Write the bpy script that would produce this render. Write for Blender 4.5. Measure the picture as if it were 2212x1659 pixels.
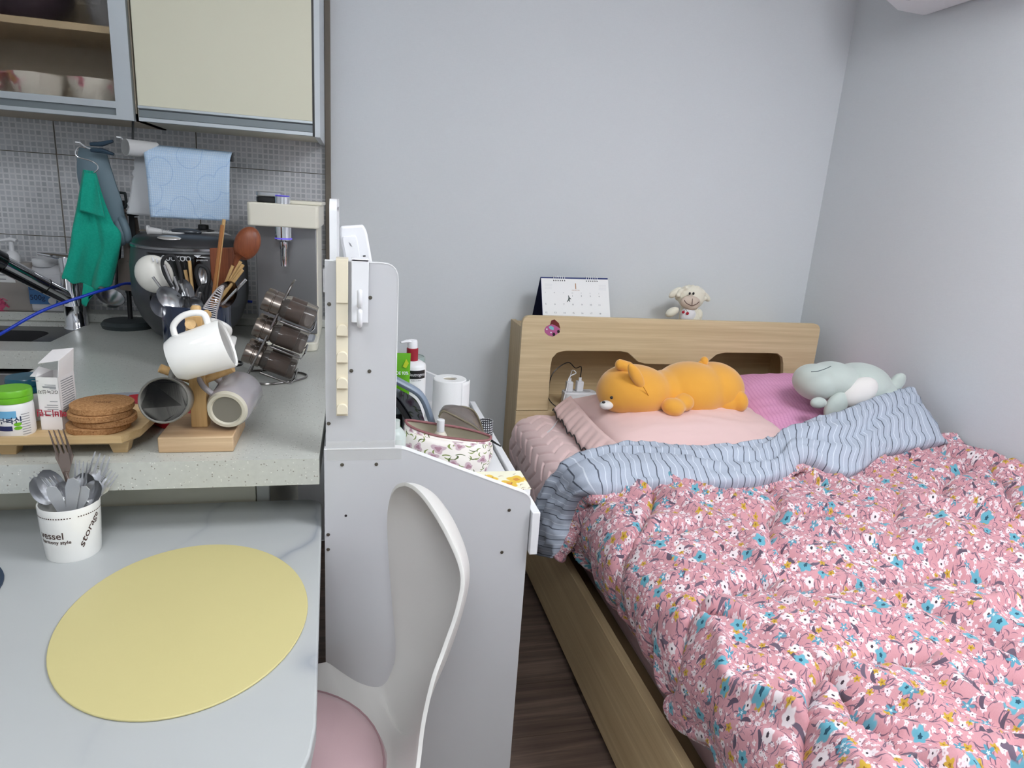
import bpy, math, random
from math import pi, sin, cos, radians, sqrt, exp
from mathutils import Vector, Matrix, noise
random.seed(7)
for o in list(bpy.data.objects): bpy.data.objects.remove(o)
scene = bpy.context.scene
COL = scene.collection

# ------------------------------------------------------------------ camera
CAM = Vector((0, 0, 1.30)); FPX = 1430.0
YAW, PITCH, ROLL = radians(13.917), radians(14.857), radians(-3.883)
_fw = Vector((sin(YAW), cos(YAW), 0)); _rt = Vector((cos(YAW), -sin(YAW), 0)); _up = Vector((0, 0, 1))
C_F = _fw*cos(PITCH) - _up*sin(PITCH); _dn = -(_up*cos(PITCH) + _fw*sin(PITCH))
C_R = _rt*cos(ROLL) + _dn*sin(ROLL); C_D = -_rt*sin(ROLL) + _dn*cos(ROLL)
cam_d = bpy.data.cameras.new('camera'); cam = bpy.data.objects.new('camera', cam_d); COL.objects.link(cam)
m = Matrix.Identity(4)
for i in range(3):
    m[i][0] = C_R[i]; m[i][1] = -C_D[i]; m[i][2] = -C_F[i]; m[i][3] = CAM[i]
cam.matrix_world = m
cam_d.sensor_fit = 'HORIZONTAL'; cam_d.sensor_width = 36; cam_d.lens = FPX/2212*36; cam_d.clip_start = .02
scene.camera = cam

def at(px, py, x=None, y=None, z=None):
    """point of the room seen at a place of the photograph, on a plane of known x, y or z"""
    d = C_R*((px-1106)/FPX) + C_D*((py-829.5)/FPX) + C_F
    if x is not None: t = (x-CAM.x)/d.x
    elif y is not None: t = (y-CAM.y)/d.y
    else: t = (z-CAM.z)/d.z
    return CAM + d*t

# ------------------------------------------------------------------ world, view, lamps' strength
w = bpy.data.worlds.new('world'); scene.world = w; w.use_nodes = True
w.node_tree.nodes['Background'].inputs[0].default_value = (.6, .65, .7, 1)
w.node_tree.nodes['Background'].inputs[1].default_value = .3
scene.view_settings.view_transform = 'Standard'; scene.view_settings.look = 'None'
scene.view_settings.gamma = 1; scene.view_settings.use_curve_mapping = False
scene.view_settings.exposure = 0.62
LAMP_ROOM, LAMP_DINING, FILL_REAR = 15.0, 3.8, 11.0

# ------------------------------------------------------------------ node helpers
def lin(c):
    def f(v):
        v /= 255.0
        return v/12.92 if v <= .04045 else ((v+.055)/1.055)**2.4
    return (f(c[0]), f(c[1]), f(c[2]), 1)

class NT:
    def __init__(s, name, rough=.5, metal=0, spec=None):
        s.m = bpy.data.materials.new(name); s.m.use_nodes = True
        s.t = s.m.node_tree; s.b = s.t.nodes['Principled BSDF']
        s.b.inputs['Roughness'].default_value = rough; s.b.inputs['Metallic'].default_value = metal
        if spec is not None: s.b.inputs['Specular IOR Level'].default_value = spec
    def n(s, typ, **kw):
        n = s.t.nodes.new(typ)
        for k, v in kw.items(): setattr(n, k, v)
        return n
    def put(s, sock, v):
        if hasattr(v, 'is_linked') or hasattr(v, 'links'): s.t.links.new(v, sock)
        elif isinstance(v, tuple) and len(v) == 4 and sock.type == 'VECTOR': sock.default_value = v[:3]
        else: sock.default_value = v
    def math(s, op, a, b=0.0, c=0.0):
        n = s.n('ShaderNodeMath', operation=op)
        s.put(n.inputs[0], a); s.put(n.inputs[1], b); s.put(n.inputs[2], c)
        return n.outputs[0]
    def vm(s, op, a, b=(0, 0, 0)):
        n = s.n('ShaderNodeVectorMath', operation=op)
        s.put(n.inputs[0], a); s.put(n.inputs[1], b)
        return n.outputs['Value'] if op in ('LENGTH', 'DOT_PRODUCT', 'DISTANCE') else n.outputs['Vector']
    def mix(s, f, a, b, blend='MIX'):
        n = s.n('ShaderNodeMix', data_type='RGBA', blend_type=blend)
        s.put(n.inputs[0], f); s.put(n.inputs[6], a); s.put(n.inputs[7], b)
        return n.outputs[2]
    def coord(s, k='Object'):
        return s.n('ShaderNodeTexCoord').outputs[k]
    def pos(s): return s.n('ShaderNodeNewGeometry').outputs['Position']
    def scale(s, v, sc, rot=(0, 0, 0), loc=(0, 0, 0)):
        n = s.n('ShaderNodeMapping'); s.put(n.inputs[0], v)
        n.inputs['Scale'].default_value = sc if isinstance(sc, tuple) else (sc, sc, sc)
        n.inputs['Rotation'].default_value = rot; n.inputs['Location'].default_value = loc
        return n.outputs[0]
    def noise(s, v, sc=5, det=4, rough=.55, dist=0):
        n = s.n('ShaderNodeTexNoise'); s.put(n.inputs['Vector'], v)
        n.inputs['Scale'].default_value = sc; n.inputs['Detail'].default_value = det
        n.inputs['Roughness'].default_value = rough; n.inputs['Distortion'].default_value = dist
        return n.outputs[0]
    def ramp(s, f, stops):
        n = s.n('ShaderNodeValToRGB'); e = n.color_ramp.elements
        while len(e) > 1: e.remove(e[0])
        e[0].position = stops[0][0]; e[0].color = stops[0][1]
        for p, c in stops[1:]:
            k = e.new(p); k.color = c
        s.put(n.inputs[0], f); return n.outputs[0]
    def vor(s, v, rand=1.0, dims='2D'):
        n = s.n('ShaderNodeTexVoronoi', voronoi_dimensions=dims); s.put(n.inputs['Vector'], v)
        n.inputs['Scale'].default_value = 1; n.inputs['Randomness'].default_value = rand
        return n.outputs['Distance'], n.outputs['Color'], n.outputs['Position']
    def bump(s, h, strength=.3, dist=.002):
        n = s.n('ShaderNodeBump'); n.inputs['Strength'].default_value = strength; n.inputs['Distance'].default_value = dist
        s.put(n.inputs['Height'], h); s.t.links.new(n.outputs[0], s.b.inputs['Normal'])
    def color(s, c): s.put(s.b.inputs['Base Color'], c); return s
    def sep(s, v):
        n = s.n('ShaderNodeSeparateXYZ'); s.put(n.inputs[0], v); return n.outputs
    def comb(s, x, y, z=0.0):
        n = s.n('ShaderNodeCombineXYZ'); s.put(n.inputs[0], x); s.put(n.inputs[1], y); s.put(n.inputs[2], z)
        return n.outputs[0]

MATS = {}
def mat(name, rgb, rough=.5, metal=0, spec=None, vary=.04, bump=0, bscale=200, trans=0, alpha=1, sheen=0, coat=0, emit=0, ior=None):
    if name in MATS: return MATS[name]
    t = NT(name, rough, metal, spec)
    c = lin(rgb); d = tuple(max(0, x*(1-vary*2)) for x in c[:3])+(1,)
    v = t.pos()
    t.color(t.mix(t.noise(v, 9, 3), d, c))
    if bump: t.bump(t.noise(v, bscale, 3), bump, .001)
    if trans: t.b.inputs['Transmission Weight'].default_value = trans
    if ior: t.b.inputs['IOR'].default_value = ior
    if alpha < 1: t.b.inputs['Alpha'].default_value = alpha
    if sheen: t.b.inputs['Sheen Weight'].default_value = sheen
    if coat: t.b.inputs['Coat Weight'].default_value = coat; t.b.inputs['Coat Roughness'].default_value = .08
    if emit:
        t.b.inputs['Emission Color'].default_value = c; t.b.inputs['Emission Strength'].default_value = emit
    MATS[name] = t.m
    return t.m

def wood(name, c1, c2, along='X', scale=1.0, rough=.5, streak=45):
    t = NT(name, rough); p = t.pos()
    k = {'X': (1.2, streak, streak), 'Y': (streak, 1.2, streak), 'Z': (streak, streak, 1.2)}[along]
    v = t.scale(p, tuple(a*scale for a in k))
    n1 = t.noise(v, 1.0, 6, .62, .6); n2 = t.noise(v, 4.0, 3, .6)
    f = t.math('ADD', t.math('MULTIPLY', n1, .75), t.math('MULTIPLY', n2, .25))
    t.color(t.ramp(f, [(.32, lin(c2)), (.52, lin([(a+b)/2 for a, b in zip(c1, c2)])), (.68, lin(c1))]))
    t.bump(f, .12, .001)
    MATS[name] = t.m; return t.m

# ------------------------------------------------------------------ geometry
class G:
    def __init__(s): s.v = []; s.f = []; s.uv = None
    def add(s, vs, fs, M=None):
        o = len(s.v)
        s.v += [(M @ Vector(p)) if M is not None else Vector(p) for p in vs]
        s.f += [tuple(i+o for i in f) for f in fs]; return s
    def box(s, x0, x1, y0, y1, z0, z1, M=None):
        return s.add([(x, y, z) for z in (z0, z1) for y in (y0, y1) for x in (x0, x1)],
                     [(0, 2, 3, 1), (4, 5, 7, 6), (0, 1, 5, 4), (2, 6, 7, 3), (0, 4, 6, 2), (1, 3, 7, 5)], M)
    def prism(s, poly, h0, h1, M=None, axis='Z'):
        n = len(poly)
        def p3(a, b, h): return {'Z': (a, b, h), 'Y': (a, h, b), 'X': (h, a, b)}[axis]
        vs = [p3(a, b, h0) for a, b in poly]+[p3(a, b, h1) for a, b in poly]
        fs = [tuple(range(n))[::-1], tuple(range(n, 2*n))]+[(i, (i+1) % n, n+(i+1) % n, n+i) for i in range(n)]
        return s.add(vs, fs, M)
    def lathe(s, prof, seg=32, M=None, a0=0, a1=2*pi, sx=1, sy=1):
        full = abs(a1-a0-2*pi) < 1e-6; n = seg if full else seg+1; vs = []; fs = []
        for r, z in prof:
            for i in range(n):
                a = a0+(a1-a0)*i/seg; vs.append((r*cos(a)*sx, r*sin(a)*sy, z))
        for j in range(len(prof)-1):
            for i in range(seg):
                k = (i+1) % n
                fs.append((j*n+i, j*n+k, (j+1)*n+k, (j+1)*n+i))
        if full:
            if prof[0][0] > 1e-5: fs.append(tuple(range(n))[::-1])
            if prof[-1][0] > 1e-5: fs.append(tuple(range((len(prof)-1)*n, len(prof)*n)))
        return s.add(vs, fs, M)
    def tube(s, path, r, seg=8, closed=False, flat=1.0, up=None):
        P = [Vector(p) for p in path]; n = len(P); vs = []; fs = []; prev = None
        for i, p in enumerate(P):
            if closed: t = P[(i+1) % n]-P[i-1]
            else: t = P[min(i+1, n-1)]-P[max(i-1, 0)]
            t.normalize()
            if up is not None: a = Vector(up) - t*t.dot(Vector(up))
            elif prev is None: a = t.orthogonal()
            else: a = prev - t*t.dot(prev)
            if a.length < 1e-6: a = t.orthogonal()
            a.normalize(); prev = a; b = t.cross(a)
            rr = r[i] if isinstance(r, (list, tuple)) else r
            for k in range(seg):
                q = 2*pi*k/seg; vs.append(p+a*(cos(q)*rr*flat)+b*(sin(q)*rr))
        for i in range(n if closed else n-1):
            for k in range(seg):
                j = (i+1) % n
                fs.append((i*seg+k, i*seg+(k+1) % seg, j*seg+(k+1) % seg, j*seg+k))
        if not closed: fs += [tuple(range(seg))[::-1], tuple(range((n-1)*seg, n*seg))]
        return s.add(vs, fs)
    def ell(s, c, r, M=None, seg=24, rings=14, p=1.0):
        def sg(x): return (abs(x)**p)*(1 if x >= 0 else -1)
        vs = [(0, 0, -r[2])]; fs = []
        for j in range(1, rings):
            ph = -pi/2+pi*j/rings
            for i in range(seg):
                a = 2*pi*i/seg; vs.append((r[0]*sg(cos(a))*sg(cos(ph)), r[1]*sg(sin(a))*sg(cos(ph)), r[2]*sg(sin(ph))))
        vs.append((0, 0, r[2])); top = len(vs)-1
        for i in range(seg): fs.append((0, 1+(i+1) % seg, 1+i))
        for j in range(rings-2):
            for i in range(seg):
                a = 1+j*seg+i; b = 1+j*seg+(i+1) % seg; fs.append((a, b, b+seg, a+seg))
        for i in range(seg): fs.append((1+(rings-2)*seg+i, 1+(rings-2)*seg+(i+1) % seg, top))
        T = Matrix.Translation(Vector(c))
        return s.add(vs, fs, T @ M if M is not None else T)
    def grid(s, rows, uv=None, wrap=False):
        nr = len(rows); nc = len(rows[0]); o = len(s.v); fs = []
        for j in range(nr-1):
            for i in range(nc if wrap else nc-1):
                k = (i+1) % nc
                fs.append((j*nc+i, j*nc+k, (j+1)*nc+k, (j+1)*nc+i))
        s.add([p for r in rows for p in r], fs)
        if uv:
            if s.uv is None: s.uv = {}
            for j in range(nr):
                for i in range(nc): s.uv[o+j*nc+i] = uv[j][i]
        return s

WM = {}
def link(name, me):
    o = bpy.data.objects.new(name, me); COL.objects.link(o); return o
def tag(o, label, cat, group=None, kind=None):
    o['label'] = label
    if cat: o['category'] = cat
    if group: o['group'] = group
    if kind: o['kind'] = kind
    return o
def thing(name, label, cat, loc=(0, 0, 0), rz=0, group=None):
    o = link(name, None); o.location = loc; o.rotation_euler = (0, 0, rz); o.empty_display_size = .05
    WM[o] = Matrix.Translation(Vector(loc)) @ Matrix.Rotation(rz, 4, 'Z')
    return tag(o, label, cat, group)
def mesh(name, g, m, smooth=40):
    me = bpy.data.meshes.new(name); me.from_pydata([tuple(v) for v in g.v], [], g.f); me.update()
    if g.uv is not None:
        l = me.uv_layers.new(name='uv')
        for lp in me.loops: l.data[lp.index].uv = g.uv.get(lp.vertex_index, (0, 0))
    if smooth:
        me.shade_smooth()
        if smooth < 180: me.set_sharp_from_angle(angle=radians(smooth))
    me.materials.append(m); return me
def obj(name, g, m, parent=None, smooth=40, bevel=0, world=True, sub=0, seg=2, label=None, remesh=0, solid=0, smoothit=0):
    W = Matrix.Identity(4)
    if parent is not None:
        W = WM.get(parent, Matrix.Identity(4))
        if world:
            I = W.inverted(); g.v = [I @ v for v in g.v]
    elif world and g.v:                                  # a single-mesh thing gets its origin at its base
        xs = [v.x for v in g.v]; ys = [v.y for v in g.v]; zs = [v.z for v in g.v]
        T = Vector(((min(xs)+max(xs))/2, (min(ys)+max(ys))/2, min(zs)))
        g.v = [v-T for v in g.v]; W = Matrix.Translation(T)
    o = link(name, mesh(name, g, m, smooth)); o.parent = parent
    if parent is None: o.location = W.to_translation()
    WM[o] = W
    if remesh:
        r = o.modifiers.new('remesh', 'REMESH'); r.mode = 'VOXEL'; r.voxel_size = remesh; r.use_smooth_shade = True
        if smoothit:
            q = o.modifiers.new('smooth', 'SMOOTH'); q.factor = .5; q.iterations = smoothit
    if solid:
        q = o.modifiers.new('solid', 'SOLIDIFY'); q.thickness = solid; q.offset = 0
    if bevel:
        b = o.modifiers.new('bevel', 'BEVEL'); b.width = bevel; b.segments = seg; b.limit_method = 'ANGLE'; b.angle_limit = radians(35)
        b.harden_normals = False
    if sub:
        q = o.modifiers.new('sub', 'SUBSURF'); q.levels = sub; q.render_levels = sub
    if label: o['label'] = label
    return o
def struct(name, g, m, **k):
    o = obj(name, g, m, **k); o['kind'] = 'structure'; return o
def rrect(x0, x1, y0, y1, r, n=6, rr=None):
    R = rr or (r, r, r, r); out = []
    for (cx, cy, a, q) in ((x1-R[0], y1-R[0], 0, R[0]), (x0+R[1], y1-R[1], pi/2, R[1]), (x0+R[2], y0+R[2], pi, R[2]), (x1-R[3], y0+R[3], 3*pi/2, R[3])):
        if q <= 1e-6: out.append((cx, cy)); continue
        for i in range(n+1): out.append((cx+q*cos(a+pi/2*i/n), cy+q*sin(a+pi/2*i/n)))
    return out
def frame_m(o, z, face):
    """matrix: local z along z, local -y looks towards face"""
    z = Vector(z).normalized(); y = -(Vector(face) - z*z.dot(Vector(face)))
    y.normalize(); x = y.cross(z); M = Matrix.Identity(4)
    for i in range(3): M[i][0] = x[i]; M[i][1] = y[i]; M[i][2] = z[i]; M[i][3] = o[i]
    return M
def TR(x, y, z, rx=0, ry=0, rz=0):
    return Matrix.Translation((x, y, z)) @ Matrix.Rotation(rz, 4, 'Z') @ Matrix.Rotation(ry, 4, 'Y') @ Matrix.Rotation(rx, 4, 'X')
def spline(pts, n=8, closed=False):
    P = [Vector(p) for p in pts]; out = []; N = len(P)
    for i in range(N if closed else N-1):
        g = lambda k: P[k % N] if closed else P[max(0, min(N-1, k))]
        a, b, c, d = g(i-1), g(i), g(i+1), g(i+2)
        for k in range(n):
            t = k/n
            out.append(.5*((2*b)+(c-a)*t+(2*a-5*b+4*c-d)*t*t+(3*b-a-3*c+d)*t**3))
    if not closed: out.append(P[-1])
    return out
_tc = {}
def text_geo(body, size, mp, align='CENTER', bold=0):
    """flat lettering; mp maps (x,y) of the text plane to the room"""
    cu = bpy.data.curves.new('t', 'FONT'); cu.body = body; cu.size = size; cu.align_x = align; cu.align_y = 'CENTER'; cu.offset = bold
    cu.resolution_u = 3
    ob = bpy.data.objects.new('t', cu); COL.objects.link(ob)
    dg = bpy.context.evaluated_depsgraph_get(); me = bpy.data.meshes.new_from_object(ob.evaluated_get(dg))
    g = G(); g.add([mp(v.co.x, v.co.y) for v in me.vertices], [tuple(p.vertices) for p in me.polygons])
    bpy.data.objects.remove(ob); bpy.data.curves.remove(cu); bpy.data.meshes.remove(me)
    return g
def letters(parent, body, size, mp, m, align='CENTER', bold=0, name='lettering'):
    g = text_geo(body, size, mp, align, bold)
    if g.v: return obj(name, g, m, parent, smooth=0)
def copy_tree(o, parent=None):
    c = o.copy(); COL.objects.link(c); c.parent = parent; WM[c] = WM.get(o, Matrix.Identity(4))
    for ch in list(o.children): copy_tree(ch, c)
    return c

# ------------------------------------------------------------------ materials
def m_wallpaper():
    t = NT('wallpaper', .85, spec=.2); p = t.pos()
    n1 = t.noise(t.scale(p, (60, 60, 900)), 1, 3); n2 = t.noise(t.scale(p, (500, 500, 60)), 1, 2)
    f = t.math('ADD', t.math('MULTIPLY', n1, .6), t.math('MULTIPLY', n2, .4))
    t.color(t.mix(f, lin((214, 218, 221)), lin((226, 230, 233)))); t.bump(f, .12, .001); return t.m
def m_tile():
    t = NT('mosaic_tile', .22, spec=.5); p = t.coord('Object'); s = t.sep(p); P = .40/24
    fx = t.math('FRACT', t.math('DIVIDE', s[0], P)); fz = t.math('FRACT', t.math('DIVIDE', s[2], P))
    def inside(f): return t.math('MULTIPLY', t.math('GREATER_THAN', f, .14), t.math('LESS_THAN', f, .86))
    mk = t.math('MULTIPLY', inside(fx), inside(fz))
    cell = t.comb(t.math('FLOOR', t.math('DIVIDE', s[0], P)), t.math('FLOOR', t.math('DIVIDE', s[2], P)))
    wn = t.n('ShaderNodeTexWhiteNoise', noise_dimensions='2D'); t.put(wn.inputs[0], cell)
    sq = t.mix(wn.outputs[0], lin((176, 178, 183)), lin((200, 202, 206)))
    t.color(t.mix(mk, lin((216, 216, 218)), sq)); t.bump(mk, .25, .0006); return t.m
def m_counter():
    t = NT('solid_surface', .3, spec=.45); p = t.pos()
    d, c, _ = t.vor(t.scale(p, 230), 1, '3D'); cs = t.sep(c)
    dark = t.math('MULTIPLY', t.math('LESS_THAN', d, .28), t.math('GREATER_THAN', cs[0], .86))
    d2, c2, _ = t.vor(t.scale(p, 300, loc=(3, 7, 1)), 1, '3D'); cs2 = t.sep(c2)
    wht = t.math('MULTIPLY', t.math('LESS_THAN', d2, .3), t.math('GREATER_THAN', cs2[0], .88))
    base = t.mix(t.noise(p, 120, 3), lin((188, 190, 184)), lin((204, 206, 199)))
    t.color(t.mix(wht, t.mix(dark, base, lin((146, 142, 134))), lin((224, 224, 218)))); return t.m
def m_marble():
    t = NT('marble_laminate', .28, spec=.45); p = t.pos()
    d = t.noise(p, 2.2, 5, .6); n = t.n('ShaderNodeTexWave', wave_type='BANDS', bands_direction='DIAGONAL')
    t.put(n.inputs['Vector'], t.scale(p, (1, -1.1, 1), rot=(0, 0, .5)))
    n.inputs['Scale'].default_value = 1.1; n.inputs['Distortion'].default_value = 4.5; n.inputs['Detail'].default_value = 4; n.inputs['Detail Scale'].default_value = 1.3
    v = t.math('POWER', t.math('SUBTRACT', 1, t.math('ABSOLUTE', t.math('MULTIPLY', t.math('SUBTRACT', n.outputs[1], .5), 2))), 9)
    k = t.math('MULTIPLY', t.math('MULTIPLY', v, t.ramp(d, [(.46, (0, 0, 0, 1)), (.62, (1, 1, 1, 1))])), .8)
    soft = t.math('MULTIPLY', t.ramp(t.noise(t.scale(p, (1, 3, 1), rot=(0, 0, .6)), 3, 4), [(.5, (0, 0, 0, 1)), (.75, (1, 1, 1, 1))]), .10)
    base = t.mix(soft, lin((184, 187, 187)), lin((160, 163, 168)))
    t.color(t.mix(k, base, lin((140, 145, 156)))); return t.m
def m_cork():
    t = NT('cork', .9, spec=.1); p = t.pos()
    d, c, _ = t.vor(t.scale(p, 420), 1, '3D'); cs = t.sep(c)
    base = t.mix(cs[0], lin((162, 118, 78)), lin((190, 146, 102)))
    t.color(t.mix(t.math('GREATER_THAN', t.noise(p, 350, 4, .7), .62), base, lin((120, 80, 50)))); t.bump(cs[1], .3, .0006); return t.m
def flower(t, uv, sc, R, keep, petals, depth, col, cen, base, shift, cenR=.3, rand=.9):
    p = t.scale(uv, (sc, sc, 1), loc=(shift, shift*1.7, 0))
    d, c, ps = t.vor(p, rand); cs = t.sep(c); dv = t.sep(t.vm('SUBTRACT', p, ps))
    r = t.math('SQRT', t.math('ADD', t.math('MULTIPLY', dv[0], dv[0]), t.math('MULTIPLY', dv[1], dv[1])))
    a = t.math('ADD', t.math('ARCTAN2', dv[1], dv[0]), t.math('MULTIPLY', cs[1], 6.28))
    rad = t.math('MULTIPLY', t.math('ADD', 1-depth, t.math('MULTIPLY', t.math('COSINE', t.math('MULTIPLY', a, petals)), depth)),
                 t.math('MULTIPLY', t.math('ADD', .7, t.math('MULTIPLY', cs[2], .5)), R))
    on = t.math('LESS_THAN', cs[0], keep)
    sf = t.math('MULTIPLY', t.math('SUBTRACT', rad, r), 7.0/R); sf.node.use_clamp = True
    k = t.math('MULTIPLY', sf, on)
    out = t.mix(k, base, col)
    kc = t.math('MULTIPLY', t.math('LESS_THAN', r, t.math('MULTIPLY', rad, cenR)), on)
    return t.mix(kc, out, cen)
def leaf(t, uv, sc, A, B, keep, col, base, shift, rand=.9):
    p = t.scale(uv, (sc, sc, 1), loc=(shift, shift*.6, 0))
    d, c, ps = t.vor(p, rand); cs = t.sep(c); dv = t.sep(t.vm('SUBTRACT', p, ps))
    th = t.math('MULTIPLY', cs[1], 6.28); co = t.math('COSINE', th); si = t.math('SINE', th)
    u = t.math('ADD', t.math('MULTIPLY', dv[0], co), t.math('MULTIPLY', dv[1], si))
    v = t.math('SUBTRACT', t.math('MULTIPLY', dv[1], co), t.math('MULTIPLY', dv[0], si))
    v = t.math('ADD', v, t.math('MULTIPLY', t.math('MULTIPLY', u, u), 1.2))
    e = t.math('ADD', t.math('POWER', t.math('DIVIDE', u, A), 2), t.math('POWER', t.math('DIVIDE', v, B), 2))
    k = t.math('MULTIPLY', t.math('LESS_THAN', e, 1), t.math('LESS_THAN', cs[0], keep))
    return t.mix(k, base, col)
def m_floral():
    t = NT('floral_cotton', .85, spec=.15); uv = t.coord('UV')
    c = t.mix(t.noise(t.scale(uv, 600), 1, 2), lin((200, 143, 151)), lin((211, 158, 165)))
    c = leaf(t, uv, 92, .42, .055, .8, lin((150, 112, 128)), c, .3)
    c = leaf(t, uv, 74, .42, .06, .7, lin((124, 96, 114)), c, 7.1)
    c = leaf(t, uv, 42, .46, .03, .75, lin((116, 96, 112)), c, 5.3)
    c = leaf(t, uv, 60, .44, .05, .5, lin((112, 90, 108)), c, 15.3)
    c = flower(t, uv, 125, .42, .34, 5, .2, lin((232, 216, 220)), lin((206, 170, 178)), c, 3.7, .25)
    c = flower(t, uv, 66, .33, .36, 5, .16, lin((228, 214, 218)), lin((84, 68, 78)), c, 9.2, .2)
    c = leaf(t, uv, 30, .28, .085, .36, lin((96, 82, 98)), c, 2.2)
    c = leaf(t, uv, 26, .28, .075, .3, lin((112, 98, 114)), c, 12.9)
    c = flower(t, uv, 38, .25, .4, 5, .2, lin((196, 160, 62)), lin((150, 112, 44)), c, 4.4, .3)
    c = flower(t, uv, 31, .28, .42, 6, .10, lin((232, 220, 223)), lin((74, 60, 70)), c, 11.6, .24)
    c = flower(t, uv, 32, .26, .28, 5, .30, lin((92, 150, 172)), lin((206, 222, 228)), c, 6.6, .28)
    c = flower(t, uv, 15.5, .195, .68, 5, .15, lin((104, 168, 186)), lin((44, 84, 102)), c, 1.5, .26)
    t.color(c); t.bump(t.noise(t.scale(uv, 900), 1, 2), .1, .0005)
    t.b.inputs['Sheen Weight'].default_value = .15; return t.m
def m_stripe():
    t = NT('striped_lining', .85, spec=.15); uv = t.coord('UV'); s = t.sep(uv)
    f = t.math('FRACT', t.math('DIVIDE', s[0], .034))
    dk = t.math('LESS_THAN', t.math('ABSOLUTE', t.math('SUBTRACT', f, .25)), .04)
    wh = t.math('LESS_THAN', t.math('ABSOLUTE', t.math('SUBTRACT', f, .72)), .03)
    b = t.mix(t.noise(t.scale(uv, 500), 1, 2), lin((168, 177, 193)), lin((188, 196, 210)))
    t.color(t.mix(wh, t.mix(dk, b, lin((92, 98, 110))), lin((214, 220, 230)))); t.bump(t.noise(t.scale(uv, 900), 1, 2), .1, .0005); return t.m
def m_ginghampink():
    t = NT('pink_seersucker', .85, spec=.15); s = t.sep(t.coord('UV'))
    a = t.math('LESS_THAN', t.math('FRACT', t.math('DIVIDE', s[0], .012)), .35); b = t.math('LESS_THAN', t.math('FRACT', t.math('DIVIDE', s[1], .006)), .5)
    k = t.math('MULTIPLY', t.math('ADD', a, b), .3)
    t.color(t.mix(k, lin((232, 170, 205)), lin((206, 134, 178)))); t.bump(k, .5, .002); return t.m
def m_pouch():
    t = NT('tulip_cotton', .8, spec=.15); uv = t.coord('UV')
    c = t.mix(t.noise(uv, 30, 2), lin((238, 230, 224)), lin((250, 246, 240)))
    c = leaf(t, uv, 46, .42, .09, .8, lin((138, 152, 92)), c, 1.3)
    c = leaf(t, uv, 36, .44, .06, .7, lin((98, 112, 74)), c, 5.9)
    c = flower(t, uv, 27, .46, .75, 3, .2, lin((206, 182, 190)), lin((176, 136, 150)), c, 2.7, .45)
    t.color(c); return t.m
def m_cartoon():
    t = NT('yellow_print_cover', .4); uv = t.coord('UV')
    c = flower(t, uv, 22, .48, .8, 4, .12, lin((240, 200, 70)), lin((224, 150, 60)), lin((250, 247, 222)), 2.3, .35)
    c = leaf(t, uv, 60, .4, .05, .4, lin((150, 96, 50)), c, 1.1); t.color(c); return t.m
def m_checker():
    t = NT('checked_fabric', .85); s = t.sep(t.coord('UV'))
    a = t.math('LESS_THAN', t.math('FRACT', t.math('DIVIDE', s[0], .005)), .55); b = t.math('LESS_THAN', t.math('FRACT', t.math('DIVIDE', s[1], .006)), .55)
    t.color(t.mix(t.math('MULTIPLY', a, b), lin((40, 40, 46)), lin((210, 210, 212)))); return t.m
def m_china():
    t = NT('rose_china', .2); p = t.pos(); n = t.noise(p, 16, 3, .6)
    t.color(t.ramp(n, [(.3, lin((96, 84, 90))), (.4, lin((222, 216, 206))), (.55, lin((236, 232, 222))), (.62, lin((206, 130, 146))), (.7, lin((186, 150, 90))), (.8, lin((230, 226, 216)))])); return t.m
def m_towel():
    t = NT('blue_paper_towel', .95, spec=.05); uv = t.coord('UV'); s = t.sep(uv)
    d, c, ps = t.vor(t.scale(uv, (150, 150, 1)), .15)
    r = t.noise(uv, 12, 3); d2, _, _ = t.vor(t.scale(uv, (11, 11, 1)), .8)
    ring = t.math('LESS_THAN', t.math('ABSOLUTE', t.math('SUBTRACT', d2, .42)), .02)
    b = t.mix(d, lin((226, 238, 250)), lin((176, 208, 240)))
    b = t.mix(t.math('MULTIPLY', r, .45), b, lin((150, 194, 238)))
    t.color(t.mix(t.math('MULTIPLY', ring, .28), b, lin((120, 168, 218)))); t.bump(d, .5, .0015); return t.m
def m_cloth():
    t = NT('green_dishcloth', .95, spec=.05); p = t.pos()
    t.color(t.mix(t.noise(p, 160, 4, .7), lin((18, 146, 124)), lin((44, 186, 160)))); t.bump(t.noise(p, 400, 4), .4, .001)
    t.b.inputs['Sheen Weight'].default_value = .2; return t.m

OAK = wood('oak_veneer', (226, 206, 168), (198, 174, 134), 'X', 1, .5)
OAKY = wood('oak_veneer_lengthwise', (222, 200, 158), (194, 168, 126), 'Y', 1, .5)
OAKZ = wood('oak_veneer_upright', (206, 184, 146), (180, 156, 118), 'Z', 1, .5)
FLOORM = wood('dark_laminate', (150, 128, 114), (84, 68, 60), 'X', .9, .42, 30)
BAMBOO = wood('pale_beech', (222, 186, 130), (198, 158, 102), 'Z', 1.6, .5, 60)
PINE = wood('pine_block', (218, 190, 152), (184, 148, 112), 'X', 1.2, .55, 40)
TRAYW = wood('acacia_tray', (216, 188, 142), (192, 160, 114), 'X', 1.3, .5, 60)
ROSEW = wood('red_brown_wood', (158, 92, 58), (112, 56, 34), 'Z', 1.5, .4, 70)
WALL = m_wallpaper(); TILE = m_tile(); COUNTER = m_counter(); MARBLE = m_marble(); CORK = m_cork()
FLORAL = m_floral(); STRIPE = m_stripe(); SEER = m_ginghampink(); POUCH = m_pouch(); CARTOON = m_cartoon(); CHECK = m_checker()
CHINA = m_china(); TOWEL = m_towel(); CLOTH = m_cloth()
CEIL = mat('ceiling_paper', (240, 241, 241), .9); GROUT = mat('grout', (150, 142, 132), .9)
ALU = mat('satin_aluminium', (196, 203, 208), .38, .55); ALUD = mat('grooved_aluminium', (128, 136, 140), .42, .5)
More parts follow.
